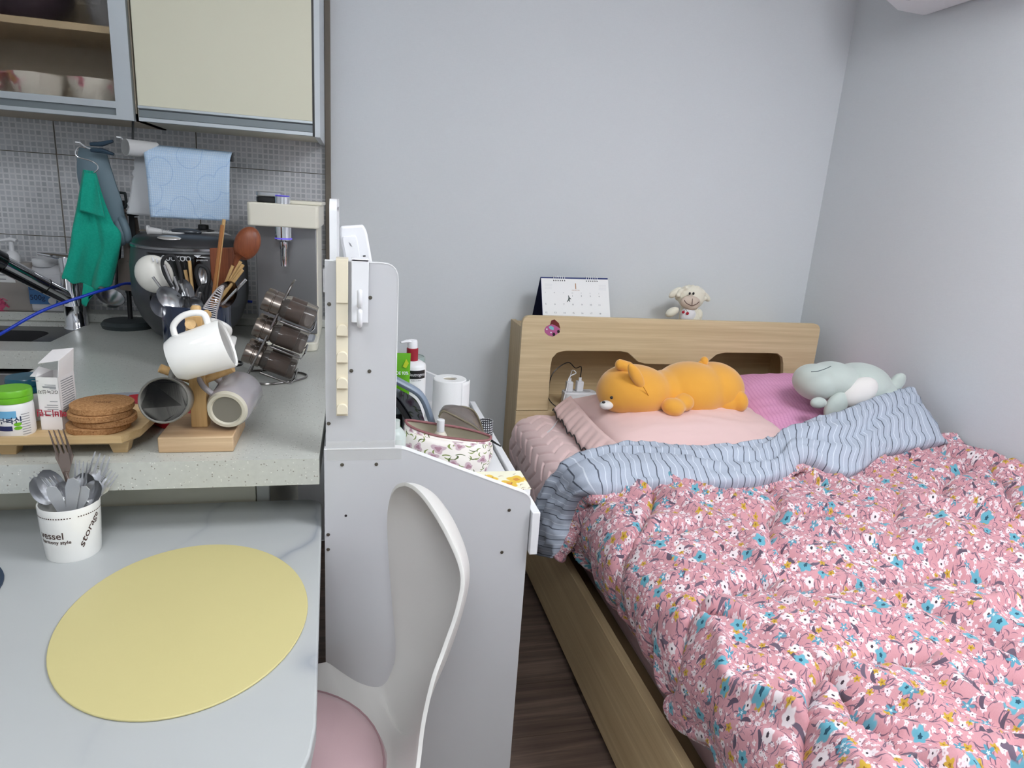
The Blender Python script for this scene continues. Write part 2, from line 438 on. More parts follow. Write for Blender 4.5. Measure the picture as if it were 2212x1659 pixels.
CREAM = mat('cream_laminate', (224, 222, 200), .45, vary=.01); CREAMD = mat('cream_laminate_base', (228, 226, 208), .45)
BLACK = mat('black_plastic', (26, 26, 28), .35); BLACKM = mat('matte_black', (34, 34, 36), .7)
WHITE = mat('white_melamine', (204, 205, 208), .45, vary=.01); WHITEP = mat('white_plastic', (238, 239, 242), .35, vary=.01)
WHITEE = mat('white_edge_band', (246, 246, 247), .4, vary=.005)
CHROME = mat('chrome', (225, 226, 230), .07, 1, vary=.0); STEEL = mat('polished_steel', (226, 227, 230), .27, .9, vary=.02)
STEELB = mat('brushed_steel', (150, 150, 152), .38, .85); GLASS = mat('clear_glass', (255, 255, 255), .02, trans=1, ior=1.45, vary=0)
IVORY = mat('ivory_plastic', (236, 232, 216), .35, vary=.01); CERAM = mat('white_glaze', (245, 244, 240), .1, vary=.005, coat=.5)
PRINT = mat('dark_print', (52, 44, 42), .6); PRINTG = mat('grey_print', (150, 152, 156), .6); SCREWM = mat('screw_steel', (120, 116, 106), .35, .9)
PAPER = mat('white_paper', (244, 244, 243), .8, vary=.01)

# ------------------------------------------------------------------ the room
XR, YB, ZC, XL, YF = 1.84, 2.43, 2.30, -2.1, -1.7
fl = struct('floor', G().box(XL, XR, YF, YB, -.06, -.012), mat('floor_underlay', (60, 50, 44), .8), smooth=0)
pl = mesh('plank', G().box(0, 1.197, 0, .187, 0, .012), FLOORM, 0); k = 0; r = 0
y = YF
while y < YB:
    x = XL-((r*.43) % 1.2)
    while x < XR:
        x0 = max(x, XL); x1 = min(x+1.2, XR); y1 = min(y+.19, YB)
        if x1-x0 > .05 and y1-y > .02:
            o = link('plank', pl); o.parent = fl; WM[o] = WM[fl]
            o.location = Vector((x0, y, -.012))-WM[fl].to_translation(); o.scale = ((x1-x0-.002)/1.197, (y1-y-.002)/.187, 1)
            k += 1
        x += 1.2
    y += .19; r += 1
wb = struct('wall_back', G().box(XL, XR+.1, YB, YB+.1, 0, ZC), WALL, smooth=0)
struct('wall_right', G().box(XR, XR+.1, YF-.1, YB, 0, ZC), WALL, smooth=0)
struct('wall_left', G().box(XL-.1, XL, YF-.1, YB+.1, 0, ZC), WALL, smooth=0)
struct('wall_front', G().box(XL, XR, YF-.1, YF, 0, ZC), WALL, smooth=0)
struct('ceiling', G().box(XL-.1, XR+.1, YF-.1, YB+.1, ZC, ZC+.1), CEIL, smooth=0)
# kitchen tiles: 400 x 250, each one a piece of the back wall
TX1 = -.090; TV = -.495
tbed = obj('tile_bed', G().box(XL, TX1, YB-.004, YB+.002, .8, ZC), GROUT, wb, smooth=0)
tm = mesh('tile', G().box(.0012, .3988, -.0085, 0, .0012, .2488), TILE, 0)
z = 1.118-.25
while z < ZC:
    x = TV-.408*1
    xs = [TV-.402*i for i in range(0, 4)]
    for x0 in xs:
        o = link('tile', tm); o.parent = wb; WM[o] = WM[wb]
        o.location = Vector((x0-.4 if x0 > -10 else x0, YB-.002, z))-WM[wb].to_translation()
    o = link('tile', tm); o.parent = wb; WM[o] = WM[wb]                 # the piece next to the trim, cut off behind it
    o.location = Vector((TV+.002, YB-.002, z))-WM[wb].to_translation()
    z += .25
struct('trim_1', G().box(TX1-.006, TX1+.012, YB-.03, YB, .86, ZC), mat('bronze_trim', (112, 104, 92), .5), smooth=0, bevel=.002)
for k, (a, b, c, d) in enumerate([(TX1+.02, XR, YB-.012, YB), (XR-.012, XR, YF, YB-.012)]):
    struct('baseboard_'+('back', 'right')[k], G().box(a, b, c, d, 0, .08), mat('baseboard_white', (222, 222, 222), .5), smooth=0, bevel=.003)

# lamps of the room: two flush ceiling lights (above the frame), plus an added fill behind the camera
def ceiling_light(label, x, y, sx, sy, strength, rgb):
    t = thing('ceiling_light', label, 'ceiling light', (x, y, ZC-.07))
    obj('frame', G().box(x-sx/2-.02, x+sx/2+.02, y-sy/2-.02, y+sy/2+.02, ZC-.02, ZC-.001), mat('lamp_frame', (235, 235, 235), .5), t, bevel=.006)
    obj('diffuser', G().box(x-sx/2, x+sx/2, y-sy/2, y+sy/2, ZC-.11, ZC-.02), mat('lamp_glow_'+str(int(x*100)), rgb, .5, emit=strength, vary=0), t, bevel=.03, seg=3)
ceiling_light('square flush ceiling light over the foot of the bed', 1.15, .40, .55, .55, LAMP_ROOM, (246, 250, 254))
ceiling_light('long flush ceiling light over the dining table', -.55, .40, .7, .3, LAMP_DINING, (246, 250, 254))
ceiling_light('added square fill light under the ceiling in the rear of the room', -.1, -.55, .55, .55, FILL_REAR, (246, 250, 254))  # unseen fill, added to brighten the back wall and camera-facing panels

# air conditioner high on the right wall
t = thing('air_conditioner', 'white wall air conditioner above the bed, just under the ceiling', 'air conditioner', (1.74, 1.75, 2.0))
prof = [(1.838, 2.28), (1.66, 2.28), (1.635, 2.2), (1.635, 2.1), (1.66, 2.03), (1.72, 2.003), (1.838, 2.0)]
obj('body', G().prism(prof, 1.25, 2.08, axis='Y'), WHITEP, t, bevel=.02, seg=4)
obj('louver', G().box(1.655, 1.70, 1.32, 2.0, 2.012, 2.02), mat('louver_grey', (214, 216, 220), .5), t, bevel=.002)

# ------------------------------------------------------------------ kitchen: counter, cabinets, tiles' neighbours
ZT = .86
t = thing('countertop', 'speckled pale grey solid surface worktop with a projecting breakfast bar', 'countertop', (-.4, 1.7, ZT-.05))
XP0, XP1, YP0 = -.733, -.058, 1.115
Lp = [(XL, YB-.012), (XL, 1.915), (XP0, 1.915), (XP0, YP0), (XP1-.006, YP0), (XP1, YP0+.006), (XP1, YB-.012)]
# sink opening is cut out by building the slab from plates
SX0, SX1, SY0, SY1 = -1.55, -.815, 2.03, 2.31
g = G()
g.box(XL, SX0, 1.915, YB-.012, ZT-.048, ZT); g.box(SX0, SX1, 1.915, SY0, ZT-.048, ZT); g.box(SX0, SX1, SY1, YB-.012, ZT-.048, ZT)
g.box(SX1, XP1, 1.915, YB-.012, ZT-.048, ZT); g.box(XP0, XP1, YP0, 1.915, ZT-.048, ZT)
obj('slab', g, COUNTER, t, smooth=0)
obj('upstand', G().box(XL, XP1, 2.33, YB-.012, ZT, ZT+.028), COUNTER, t, bevel=.004)
# sink
t = thing('sink', 'dark granite undermount sink basin beside the chrome tap', 'sink', (-1.2, 2.17, .66))
outer = rrect(SX0, SX1, SY0, SY1, .05, 6); inner = rrect(SX0+.03, -.885, SY0+.012, SY1-.07, .05, 6)
g = G()
n = len(outer); g.v += [Vector((a, b, ZT-.012)) for a, b in outer]+[Vector((a, b, ZT-.012)) for a, b in inner]
g.v += [Vector((a*.97-.036, (b-2.16)*.9+2.16, .69)) for a, b in inner]
for i in range(n):
    j = (i+1) % n; g.f += [(i, j, n+j, n+i), (n+i, n+j, 2*n+j, 2*n+i)]
g.f.append(tuple(range(2*n, 3*n)))
obj('basin', g, mat('black_granite', (58, 58, 60), .3, vary=.2, bump=.15), t, smooth=30)
obj('drain', G().lathe([(0, 0), (.04, 0), (.042, .003), (.03, .004), (0, .004)], 24, TR(-1.2, 2.15, .691)), STEEL, t)
# base cabinets
t = thing('base_cabinet', 'cream base cabinet run with steel edge below the sink worktop', 'cabinet', (-1.4, 2.15, 0))
obj('body', G().box(XL, -.75, 1.96, YB-.01, .1, .68), CREAMD, t, smooth=0); obj('plinth', G().box(XL, -.75, 2.0, YB-.01, 0, .1), BLACKM, t, smooth=0)
obj('steel_edge', G().box(XL, -.74, 1.935, 1.958, .69, .795), STEELB, t, bevel=.004)
for i in range(3): obj('door', G().box(XL+.005+.45*i, XL+.445+.45*i, 1.94, 1.958, .11, .68), CREAMD, t, bevel=.003)
t = thing('bar_cabinet', 'cream cabinet under the breakfast bar behind the dining table', 'cabinet', (-.45, 1.6, 0))
obj('body', G().box(XP0+.01, -.16, 1.285, 1.9, .08, ZT-.05), CREAMD, t, smooth=0); obj('plinth', G().box(XP0+.03, -.18, 1.30, 1.88, 0, .08), BLACKM, t, smooth=0)
obj('door', G().box(XP0+.01, -.186, 1.272, 1.285, .1, ZT-.052), CREAMD, t, bevel=.002)
obj('end_post', G().box(-.184, -.16, 1.270, 1.285, .1, ZT-.052), mat('post_grey', (206, 208, 204), .45), t, bevel=.002)
c = spline([(-.115, 1.5, .78), (-.11, 1.42, .74), (-.08, 1.36, .755), (-.07, 1.3, .80)], 8)
tag(obj('power_cable', G().tube(c, .006, 8), BLACK), 'black power cable looping in the dark gap under the breakfast bar', 'cable')

# wall cabinets
CY, CZ = 2.10, 1.461
t = thing('wall_cabinet', 'cream wall cabinet with aluminium finger pull above the rice cooker', 'cabinet', (-.34, 2.26, CZ))
obj('body', G().box(-.576, -.116, CY+.022, YB-.012, CZ+.006, 2.2), CREAMD, t, smooth=0)
d = obj('door', G().box(-.570, -.118, CY, CY+.02, CZ+.040, 2.198), CREAM, t, bevel=.0015)
obj('finger_pull', G().prism([(CY-.002, CZ+.040), (CY+.02, CZ+.040), (CY+.02, CZ+.001), (CY+.001, CZ+.001), (CY+.001, CZ+.010), (CY+.010, CZ+.014), (CY+.010, CZ+.030), (CY-.002, CZ+.034)], -.570, -.118, axis='X'), ALU, d, smooth=0)
obj('groove', G().box(-.570, -.118, CY+.004, CY+.0115, CZ+.012, CZ+.030), ALUD, d, smooth=0)
obj('end_panel', G().box(-.112, -.0965, CY-.002, YB-.012, CZ-.002, 2.2), mat('end_panel_grey', (206, 213, 218), .45, vary=.01), t, bevel=.001)
obj('gap_shadow_strip', G().box(-.118, -.112, CY+.006, CY+.02, CZ, 2.2), BLACK, t, smooth=0)
t = thing('glass_cabinet', 'aluminium framed glass door wall cabinet with crockery inside', 'cabinet', (-.9, 2.26, CZ))
gx0, gx1 = -1.12, -.579
g = G(); g.box(gx0, gx0+.015, CY+.022, YB-.012, CZ+.004, 2.2); g.box(gx1-.015, gx1, CY+.022, YB-.012, CZ+.004, 2.2)
g.box(gx0, gx1, CY+.022, YB-.012, CZ+.004, CZ+.02); g.box(gx0, gx1, CY+.022, YB-.012, 2.18, 2.2)
INS = mat('cabinet_inside', (200, 188, 170), .7)
obj('carcass', g, INS, t, smooth=0); obj('back_board', G().box(gx0, gx1, 2.405, YB-.012, CZ+.02, 2.18), INS, t, smooth=0)
obj('shelf', G().box(gx0+.015, gx1-.015, CY+.03, 2.405, 1.675, 1.693), mat('shelf_beech', (206, 184, 150), .5), t, bevel=.001)
d = obj('door_frame', G(), ALU, t)
g = G(); g.box(gx1-.045, gx1-.003, CY, CY+.02, CZ, 2.198); g.box(gx0+.003, gx0+.045, CY, CY+.02, CZ, 2.198)
g.box(gx0+.045, gx1-.045, CY, CY+.02, CZ+.045, CZ+.045+.0); g.box(gx0+.045, gx1-.045, CY, CY+.02, CZ+.028, CZ+.045); g.box(gx0+.045, gx1-.045, CY, CY+.02, CZ, CZ+.010); g.box(gx0+.045, gx1-.045, CY, CY+.02, 2.155, 2.198)
bpy.data.objects.remove(d)
d = obj('door_frame', g, ALU, t, smooth=0)
obj('groove', G().box(gx0+.045, gx1-.045, CY+.008, CY+.019, CZ+.010, CZ+.028), ALUD, d, smooth=0)
GL = NT('smoked_pane', .3); GL.color(lin((248, 246, 243))); GL.b.inputs['Transmission Weight'].default_value = 1; GL.b.inputs['IOR'].default_value = 1.1
GL.bump(GL.noise(GL.pos(), 120, 2), .05, .001)
obj('pane', G().box(gx0+.044, gx1-.044, CY+.009, CY+.012, CZ+.044, 2.157), GL.m, d, smooth=0)
# crockery behind the glass
def bowl(name, label, x, y, z, r, h, m, foot=.5):
    g = G().lathe([(0, .002), (r*foot, 0), (r*foot, .004), (r*.85, h*.45), (r, h), (r-.004, h), (r*.82, h*.47), (r*foot*.9, .008), (0, .008)], 28, TR(x, y, z))
    return tag(obj(name, g, m), label, name.replace('_', ' '), 'crockery behind the cabinet glass')
for i, x in enumerate((-.985, -.84, -.695)):
    bowl('rice_bowl', ['rose patterned china bowl at the left end behind the glass', 'rose patterned china bowl in the middle behind the glass', 'rose patterned china bowl nearest the cabinet frame behind the glass'][i], x, 2.20, CZ+.0205, .071, .082, CHINA, .7)
bowl('cooking_bowl', 'dark purple bowl on the upper shelf behind the glass', -.86, 2.22, 1.6935, .13, .12, mat('dark_purple_glaze', (62, 50, 60), .4))
bowl('serving_bowl', 'grey bowl on the upper shelf behind the glass beside the dark one', -.668, 2.24, 1.6935, .055, .10, mat('grey_glaze', (150, 150, 154), .3))

# hooks, towels and gloves below the cabinets
def hook(label, px, py):
    p = at(px, py, y=2.14); g = G()
    g.tube([(p.x-.006, p.y, p.z+.002), (p.x+.004, p.y, p.z+.002), (p.x+.010, p.y+.02, p.z-.008), (p.x+.034, p.y+.06, p.z-.016), (p.x+.05, 2.419, p.z-.016)], .0022, 6)
    return tag(obj('wire_hook', g, WHITEP), label, 'hook', 'white wire hooks on the tiles')
hook('white wire hook on the tiles that carries the green cloth', 168, 309); hook('white wire hook on the tiles beside the paper towel core', 257, 298)
YH = 2.14
pts = [(186, 320), (170, 318), (163, 330), (170, 340), (195, 347), (210, 356), (211, 366), (203, 373)]
tag(obj('s_hook', G().tube(spline([at(a, b, y=YH-.02) for a, b in pts], 6), .0018, 8), CHROME), 'thin chrome s hook holding the green dishcloth', 'hook')
# green dishcloth: draped, folded sheet
left = [(180, 366), (176, 400), (165, 470), (158, 520), (152, 560), (142, 594), (143, 600)]
right = [(203, 370), (210, 395), (224, 440), (240, 480), (258, 508), (252, 560), (238, 618)]
t = thing('dishcloth', 'green dishcloth hanging folded from the chrome s hook', 'dishcloth', at(200, 560, y=YH))
L = spline([at(a, b, y=YH) for a, b in left], 8); Rr = spline([at(a, b, y=YH) for a, b in right], 8)
rows = []
for j in range(len(L)):
    row = []
    f = j/(len(L)-1)
    for i in range(33):
        u = i/32; p = L[j].lerp(Rr[j], u)
        p.y += -.018*f*sin(u*9+1.2*f)-.012*sin(u*4+f*2)-.006*noise.noise(Vector((u*7, f*6, 1)))
        p.z += .004*sin(u*26)*f+(-.02*f*f*(1-abs(2*u-1)))
        row.append(p)
    rows.append(row)
obj('cloth', G().grid(rows), CLOTH, t, solid=.003)
fl2 = [(182, 372), (178, 410), (172, 455)]; fr2 = [(203, 376), (214, 415), (228, 470)]
L = spline([at(a, b, y=YH-.03) for a, b in fl2], 8); Rr = spline([at(a, b, y=YH-.03) for a, b in fr2], 8)
obj('top_flap', G().grid([[L[j].lerp(Rr[j], i/16)+Vector((0, -.006*sin(i/16*5+j*.2), 0)) for i in range(17)] for j in range(len(L))]), CLOTH, t, solid=.003)
g = G(); q = [(180, 612), (200, 620), (225, 625)]; b2 = [(176, 655), (186, 662), (192, 640)]
L = spline([at(a, b, y=YH+.01) for a, b in q], 6); Rr = spline([at(a, b, y=YH+.01) for a, b in b2], 6)
obj('trailing_corner', G().grid([[L[j].lerp(Rr[j], i/8) for i in range(9)] for j in range(len(L))]), CLOTH, t, solid=.003)
# blue-grey rubber glove with a peg
GLV = mat('blue_grey_rubber', (112, 134, 146), .55)
t = thing('rubber_glove', 'blue grey rubber glove hanging behind the green dishcloth', 'glove', at(230, 540, y=2.2))
gl = [at(a, b, y=2.2) for a, b in [(200, 318), (203, 360), (212, 400), (232, 440), (250, 480), (262, 505)]]
obj('sleeve', G().tube(spline(gl, 6), [.032+.016*sin(i*.14) for i in range(31)], 14, flat=.35, up=(0, 1, 0)), GLV, t)
for k, (a, b, c) in enumerate([((255, 480), (262, 530), .013), ((245, 490), (248, 545), .013), ((234, 470), (232, 540), .012), ((262, 470), (276, 525), .012)]):
    obj('finger', G().tube(spline([at(*a, y=2.2), at((a[0]+b[0])/2+3, (a[1]+b[1])/2, y=2.19), at(*b, y=2.2)], 5), [c]*9+[c*.8, c*.35], 10), GLV, t)
t = thing('clothes_peg', 'dark blue plastic clothes peg gripping the rubber glove', 'clothes peg', at(215, 325, y=2.16))
PEG = mat('dark_blue_plastic', (58, 78, 96), .5)
for dz in (-.008, .008):
    a, b = at(196, 318, y=2.16), at(245, 317+(6 if dz < 0 else -2), y=2.16)
    obj('jaw', G().tube([a+Vector((0, 0, dz)), (a+b)/2+Vector((0, 0, dz*.8)), b+Vector((0, 0, dz*1.6))], [.005, .007, .004], 8, flat=1.6, up=(0, 1, 0)), PEG, t)
# paper towel on a black hanging rail
YT = 2.16
t = thing('towel_rail', 'black wire paper towel rail hung under the wall cabinet', 'towel rail', at(290, 320, y=YT))
a, b, c, d = at(287, 258, y=YT), at(287, 322, y=YT), at(500, 340, y=YT), at(499, 328, y=YT)
a.z = CZ+.004
obj('rail', G().tube([a, b+Vector((0, 0, .006)), b+Vector((.008, 0, 0)), c+Vector((-.006, 0, .0))], .0032, 8), BLACK, t)
obj('end_cap', G().tube([c+Vector((0, 0, -.012)), c+Vector((.001, 0, .012))], .005, 8), BLACK, t)
t = thing('paper_towel', 'nearly used paper towel with a blue quilted sheet hanging from its core', 'paper towel', at(400, 460, y=YT))
p0, p1 = at(271, 318, y=YT-.045), at(335, 325, y=YT+.01)
M = frame_m(p0, p1-p0, (0, 0, 1))
obj('core', G().lathe([(.021, 0), (.0225, 0), (.0225, .085), (.021, .085), (.021, 0)], 28, M), mat('card_core', (206, 206, 206), .9), t)
def sheet(name, tl, tr, bl, br, yy, m, wav, parent, depth=.0, ragged=0):
    A, B, C_, D = [at(*q, y=yy) for q in (tl, tr, bl, br)]; rows = []; uv = []; n, k = 24, 24
    for j in range(k+1):
        f = j/k; row = []; ur = []
        for i in range(n+1):
            u = i/n; p = A.lerp(B, u).lerp(C_.lerp(D, u), f)
            if f < .15: p.y += .036*(1-sin(pi/2*f/.15))
            p.y += wav*sin(u*3+f*5)*f+depth*f*f+.004*noise.noise(Vector((u*4, f*4, yy)))*f
            if ragged and i == 0: p.x += .01*noise.noise(Vector((f*14, 0, 3)))
            row.append(p); ur.append((u*.26, -f*.2))
        rows.append(row); uv.append(ur)
    return obj(name, G().grid(rows, uv), m, parent, solid=.0012)
sheet('front_sheet', (308, 309), (497, 327), (326, 469), (495, 478), YT-.035, TOWEL, .006, t)
GREYP = mat('grey_white_paper', (208, 210, 214), .95)
sheet('back_sheet', (292, 330), (400, 340), (276, 462), (400, 475), YT+.012, GREYP, .008, t, ragged=1)

# ------------------------------------------------------------------ tap, bottles, sponge
t = thing('kitchen_tap', 'chrome pull out kitchen tap with a slim lever behind the sink', 'tap', at(165, 695, y=2.34))
b0 = at(166, 699, z=ZT-.01); YT2 = b0.y
YT2 = 2.29; b0 = Vector((at(166, 690, y=YT2).x, YT2, ZT-.012)); 
bt = at(146, 556, y=YT2)
ax = bt-b0
obj('column', G().lathe([(0, 0), (.036, 0), (.036, .006), (.031, .012), (.030, .07), (.0305, .072), (.0305, .074), (.030, .076), (.0265, ax.length-.045), (.0268, ax.length-.043), (.0262, ax.length-.041), (.025, ax.length), (0, ax.length)], 28, frame_m(b0, ax, (0, -1, 0))), CHROME, t)
lv = [at(152, 557, y=YT2), at(120, 552, y=YT2), at(82, 547, y=YT2)]
obj('lever', G().tube(lv, [.024, .018, .008], 14, flat=.55, up=(0, 0, 1)), CHROME, t)
sp0, sp1 = at(160, 650, y=YT2), at(6, 570, y=YT2-.14)
s = obj('spout', G().tube([sp0, sp0.lerp(sp1, .45), sp1], [.022, .0235, .025], 20), CHROME, t)
q = sp0.lerp(sp1, .42); obj('ring', G().tube([q, q+(sp1-sp0).normalized()*.003], .0242, 20), BLACK, s)
e = sp1+(sp1-sp0).normalized()*.04
obj('spray_head', G().tube([sp1, sp1+(sp1-sp0).normalized()*.006, e], [.024, .031, .031], 20), mat('dark_chrome', (96, 98, 102), .15, 1), s)
ZL = ZT+.0285
p = at(42, 668, y=2.365)
t = thing('soap_bottle', 'clear pump bottle of dish soap on the ledge behind the sink', 'soap bottle', (p.x, 2.365, ZL))
SOAP = mat('frosted_soap', (206, 198, 190), .25, trans=.35)
h = at(42, 566, y=2.365).z-ZL
obj('bottle', G().prism(rrect(-.052, .052, -.03, .03, .018), 0, h, TR(p.x, 2.365, ZL)), SOAP, t, bevel=.008, seg=3)
lb = obj('paper_label', G().box(p.x-.04, p.x+.012, 2.3335, 2.3345, ZL+.09, ZL+.135), PAPER, t, smooth=0)
for k in range(3): obj('print_line', G().box(p.x-.034, p.x+.004-.008*k, 2.3330, 2.3334, ZL+.124-.013*k, ZL+.127-.013*k), PRINTG, lb, smooth=0)
obj('collar', G().lathe([(.02, 0), (.02, .02), (.012, .03), (.007, .034), (.006, .062)], 20, TR(p.x, 2.365, ZL+h)), WHITEP, t)
obj('pump_head', G().tube([(p.x+.016, 2.365, ZL+h+.064), (p.x, 2.365, ZL+h+.068), (p.x-.03, 2.35, ZL+h+.062)], [.010, .012, .005], 12, flat=.6, up=(0, 0, 1)), WHITEP, t)
p = at(122, 668, y=2.37); h = at(110, 560, y=2.37).z-ZL
t = thing('detergent_tub', 'white detergent bottle with a blue 500 g label beside the tap', 'bottle', (p.x, 2.37, ZL))
obj('bottle', G().prism(rrect(-.075, .075, -.03, .03, .022), 0, h*.75, TR(p.x, 2.37, ZL)), mat('milky_plastic', (226, 226, 230), .4), t, bevel=.012, seg=3)
obj('shoulder', G().lathe([(.07, 0), (.05, h*.12), (.032, h*.18), (.032, h*.2)], 24, TR(p.x-.012, 2.37, ZL+h*.72), sy=.42), mat('milky_plastic', (226, 226, 230), .4), t)
obj('cap', G().lathe([(.03, 0), (.033, .004), (.033, .02), (.03, .024), (0, .024)], 26, TR(p.x-.018, 2.37, ZL+h*.86)), WHITEP, t)
lb = obj('blue_label', G().prism(rrect(p.x-.07, p.x+.02, ZL+.025, ZL+.09, .012), 2.3375, 2.3388, axis='Y'), mat('label_blue', (74, 128, 190), .4), t, smooth=0)
mp = lambda X, Y: Vector((p.x-.04+X, 2.337, ZL+.05+Y))
letters(lb, '500g', .022, lambda X, Y: Vector((p.x-.036+X, 2.337, ZL+.045+Y)), mat('navy_print', (28, 44, 80), .5))
letters(lb, '탄산', .02, lambda X, Y: Vector((p.x-.04+X, 2.337, ZL+.076+Y)), PRINT)
obj('white_spot', G().lathe([(0, 0), (.011, 0), (.011, .0006), (0, .0006)], 24, frame_m(Vector((p.x+.004, 2.3365, ZL+.036)), (0, -1, 0), (0, 0, 1))), PAPER, lb, smooth=0)
# pink scrubber at the frame edge
p = at(2, 655, y=2.35); rnd = random.Random(3); g = G()
g.ell(p, (.03, .02, .028))
for k in range(140):
    a = rnd.uniform(0, 2*pi); b = rnd.uniform(-1, 1); s = sqrt(1-b*b); d = Vector((s*cos(a)*.031, s*sin(a)*.021, b*.029))
    e = d*1.28+Vector((rnd.uniform(-.006, .006), rnd.uniform(-.004, .004), rnd.uniform(-.006, .006))); f = d*1.05+Vector((rnd.uniform(-.008, .008), rnd.uniform(-.003, .003), rnd.uniform(-.008, .008)))
    g.tube([p+d*.9, p+e, p+f], .0016, 4)
tag(obj('scrubbing_puff', g, mat('pink_mesh', (226, 96, 136), .6)), 'pink mesh scrubbing puff at the left edge behind the sink', 'scrubber')
# blue tube of the water purifier
c = [at(-30, 735, y=1.95), at(0, 722, y=1.95), at(90, 672, y=2.0), at(180, 640, y=2.06), at(240, 622, y=2.12), at(292, 613, y=2.24), at(420, 640, y=2.36), at(545, 652, y=2.37)]
tag(obj('water_tube', G().tube(spline(c, 8), .0042, 10), mat('blue_tube', (24, 64, 200), .3)), 'blue plastic water tube running from the sink behind the rice cooker', 'tube')

# utensil stand between dishcloth and rice cooker
t = thing('utensil_stand', 'dark utensil stand with hanging spatulas left of the rice cooker', 'utensil stand', at(262, 683, y=2.27))
US = 2.27; DK = mat('dark_green_grey', (52, 60, 62), .45); TP = mat('taupe_silicone', (124, 112, 104), .55)
bx = at(262, 690, y=US).x
obj('base', G().lathe([(0, 0), (.072, 0), (.076, .012), (.068, .022), (0, .024)], 32, TR(bx+.02, US, ZT)), DK, t)
pz = at(258, 418, y=US).z; px_ = at(262, 450, y=US).x
obj('pole', G().tube([(bx+.02, US+.02, ZT+.02), (px_, US+.02, pz-.02)], .007, 10), BLACK, t)
rg = [Vector((px_+a, US, pz+b)) for a, b in ((-.014, -.002), (-.014, -.038), (.012, -.038), (.014, -.002), (.01, .002), (-.01, .002))]
obj('top_ring', G().tube(spline(rg, 4, True), .004, 8, closed=True), DK, t)
obj('hanger', G().lathe([(.03, -.008), (.036, 0), (.03, .008)], 20, TR(px_+.015, US, pz-.055)), BLACK, t)
def spatula(label, a, b, c, w, m, yy, thick=.006, slots=0):
    A, B, C_ = at(*a, y=yy), at(*b, y=yy), at(*c, y=yy)
    g = G().tube([A, A.lerp(B, .5), B], [.008, .009, .010], 10, flat=.6, up=(0, 1, 0))
    M = frame_m(C_, B-C_, (0, -1, 0)); L_ = (B-C_).length
    g.prism(rrect(-w/2, w/2, 0, L_+.01, w*.3), -thick/2, thick/2, M @ Matrix.Rotation(pi/2, 4, 'X'))
    return tag(obj('spatula', g, m, bevel=.0015), label, 'spatula', 'utensils hanging on the stand')
spatula('taupe silicone spatula hanging in front on the utensil stand', (268, 452), (276, 565), (276, 628), .052, TP, US-.03)
spatula('dark spatula hanging on the stand behind the taupe one', (283, 452), (288, 540), (290, 640), .05, mat('charcoal_nylon', (44, 46, 48), .5), US+.02)
spatula('slim brown spatula hanging at the right of the utensil stand', (291, 470), (300, 530), (304, 600), .03, mat('brown_nylon', (98, 84, 74), .5), US+.05)
LA, LB = at(262, 470, y=US-.01), at(252, 620, y=US-.01)
g = G().tube([LA, LA.lerp(LB, .5), LB], .006, 8)
t = thing('ladle', 'steel ladle with dark handle resting on the utensil stand base', 'ladle', (bx, US, ZT+.025), group='utensils hanging on the stand')
obj('handle', g, BLACK, t)
obj('bowl', G().lathe([(.0, -.034), (.02, -.03), (.036, -.014), (.042, 0), (.040, 0), (.034, -.013), (.018, -.028), (0, -.031)], 28, frame_m(at(238, 640, y=US-.03), (.45, -.35, .75), (0, -1, 0))), STEEL, t)

# ------------------------------------------------------------------ rice cooker
cx, cy = at(416, 640, y=2.14).x, 2.14
t = thing('rice_cooker', 'dark grey electric rice cooker with glossy black front panel', 'rice cooker', (cx, cy, ZT))
RCG = mat('cooker_grey', (74, 76, 80), .38); RCD = mat('cooker_dark', (46, 47, 50), .3); 
RCB = mat('cooker_gloss_black', (12, 12, 14), .08, coat=.6)
body = [(0, .006), (.085, .006), (.105, .02), (.135, .065), (.150, .105), (.152, .107), (.157, .14), (.157, .215), (.151, .262), (.149, .268)]
obj('body', G().lathe(body, 48, TR(cx, cy, ZT), sy=1.12), RCG, t)
obj('foot', G().lathe([(.08, 0), (.085, .001), (.085, .012), (.08, .012)], 32, TR(cx, cy, ZT)), BLACK, t)
obj('rim', G().lathe([(.149, .267), (.152, .269), (.152, .275), (.148, .278)], 48, TR(cx, cy, ZT), sy=1.12), mat('cooker_rim', (150, 150, 152), .2, .9), t)
obj('lid', G().lathe([(.148, .277), (.143, .291), (.128, .303), (.085, .309), (.06, .310), (0, .310)], 48, TR(cx, cy, ZT), sy=1.12), RCD, t)
def cookwrap(rad, off):
    def f(X, Y):
        a = -pi/2+X/rad; return Vector((cx+(rad+off)*cos(a), cy+(rad+off)*1.12*sin(a), ZT+Y))
    return f
W = cookwrap(.157, .0015)
rows = [[W(-.075+.195*i/24, z) for i in range(25)] for z in (.125, .15, .21, .25, .262)]
pan = obj('front_panel', G().grid(rows), RCB, t, solid=.002)
W2 = cookwrap(.157, .0034)
letters(pan, 'CUCKOO', .023, lambda X, Y: W2(X*.72+.003, .249+Y*.85), mat('silver_print', (196, 198, 200), .4), bold=.0004)
obj('indicator', G().grid([[W2(.046+.018*(i/4), .260-.007*j*(1-abs(i/4-.5)*2)) for i in range(5)] for j in (0, 1)]), mat('indicator_white', (240, 242, 245), .4), pan, smooth=0)
letters(pan, 'pressure', .008, lambda X, Y: W2(X+.066, .247+Y), mat('white_print', (230, 230, 232), .4))
obj('silver_badge', G().ell((cx-.018, cy-.146, ZT+.301), (.030, .010, .004), Matrix.Rotation(.5, 4, 'X')), mat('satin_silver', (226, 224, 220), .2, .8), t)
obj('lid_recess', G().lathe([(0, 0), (.05, 0), (.052, .0015), (.048, .002), (0, .002)], 36, TR(cx+.005, cy-.02, ZT+.308)), mat('lid_black', (24, 25, 27), .25), t)
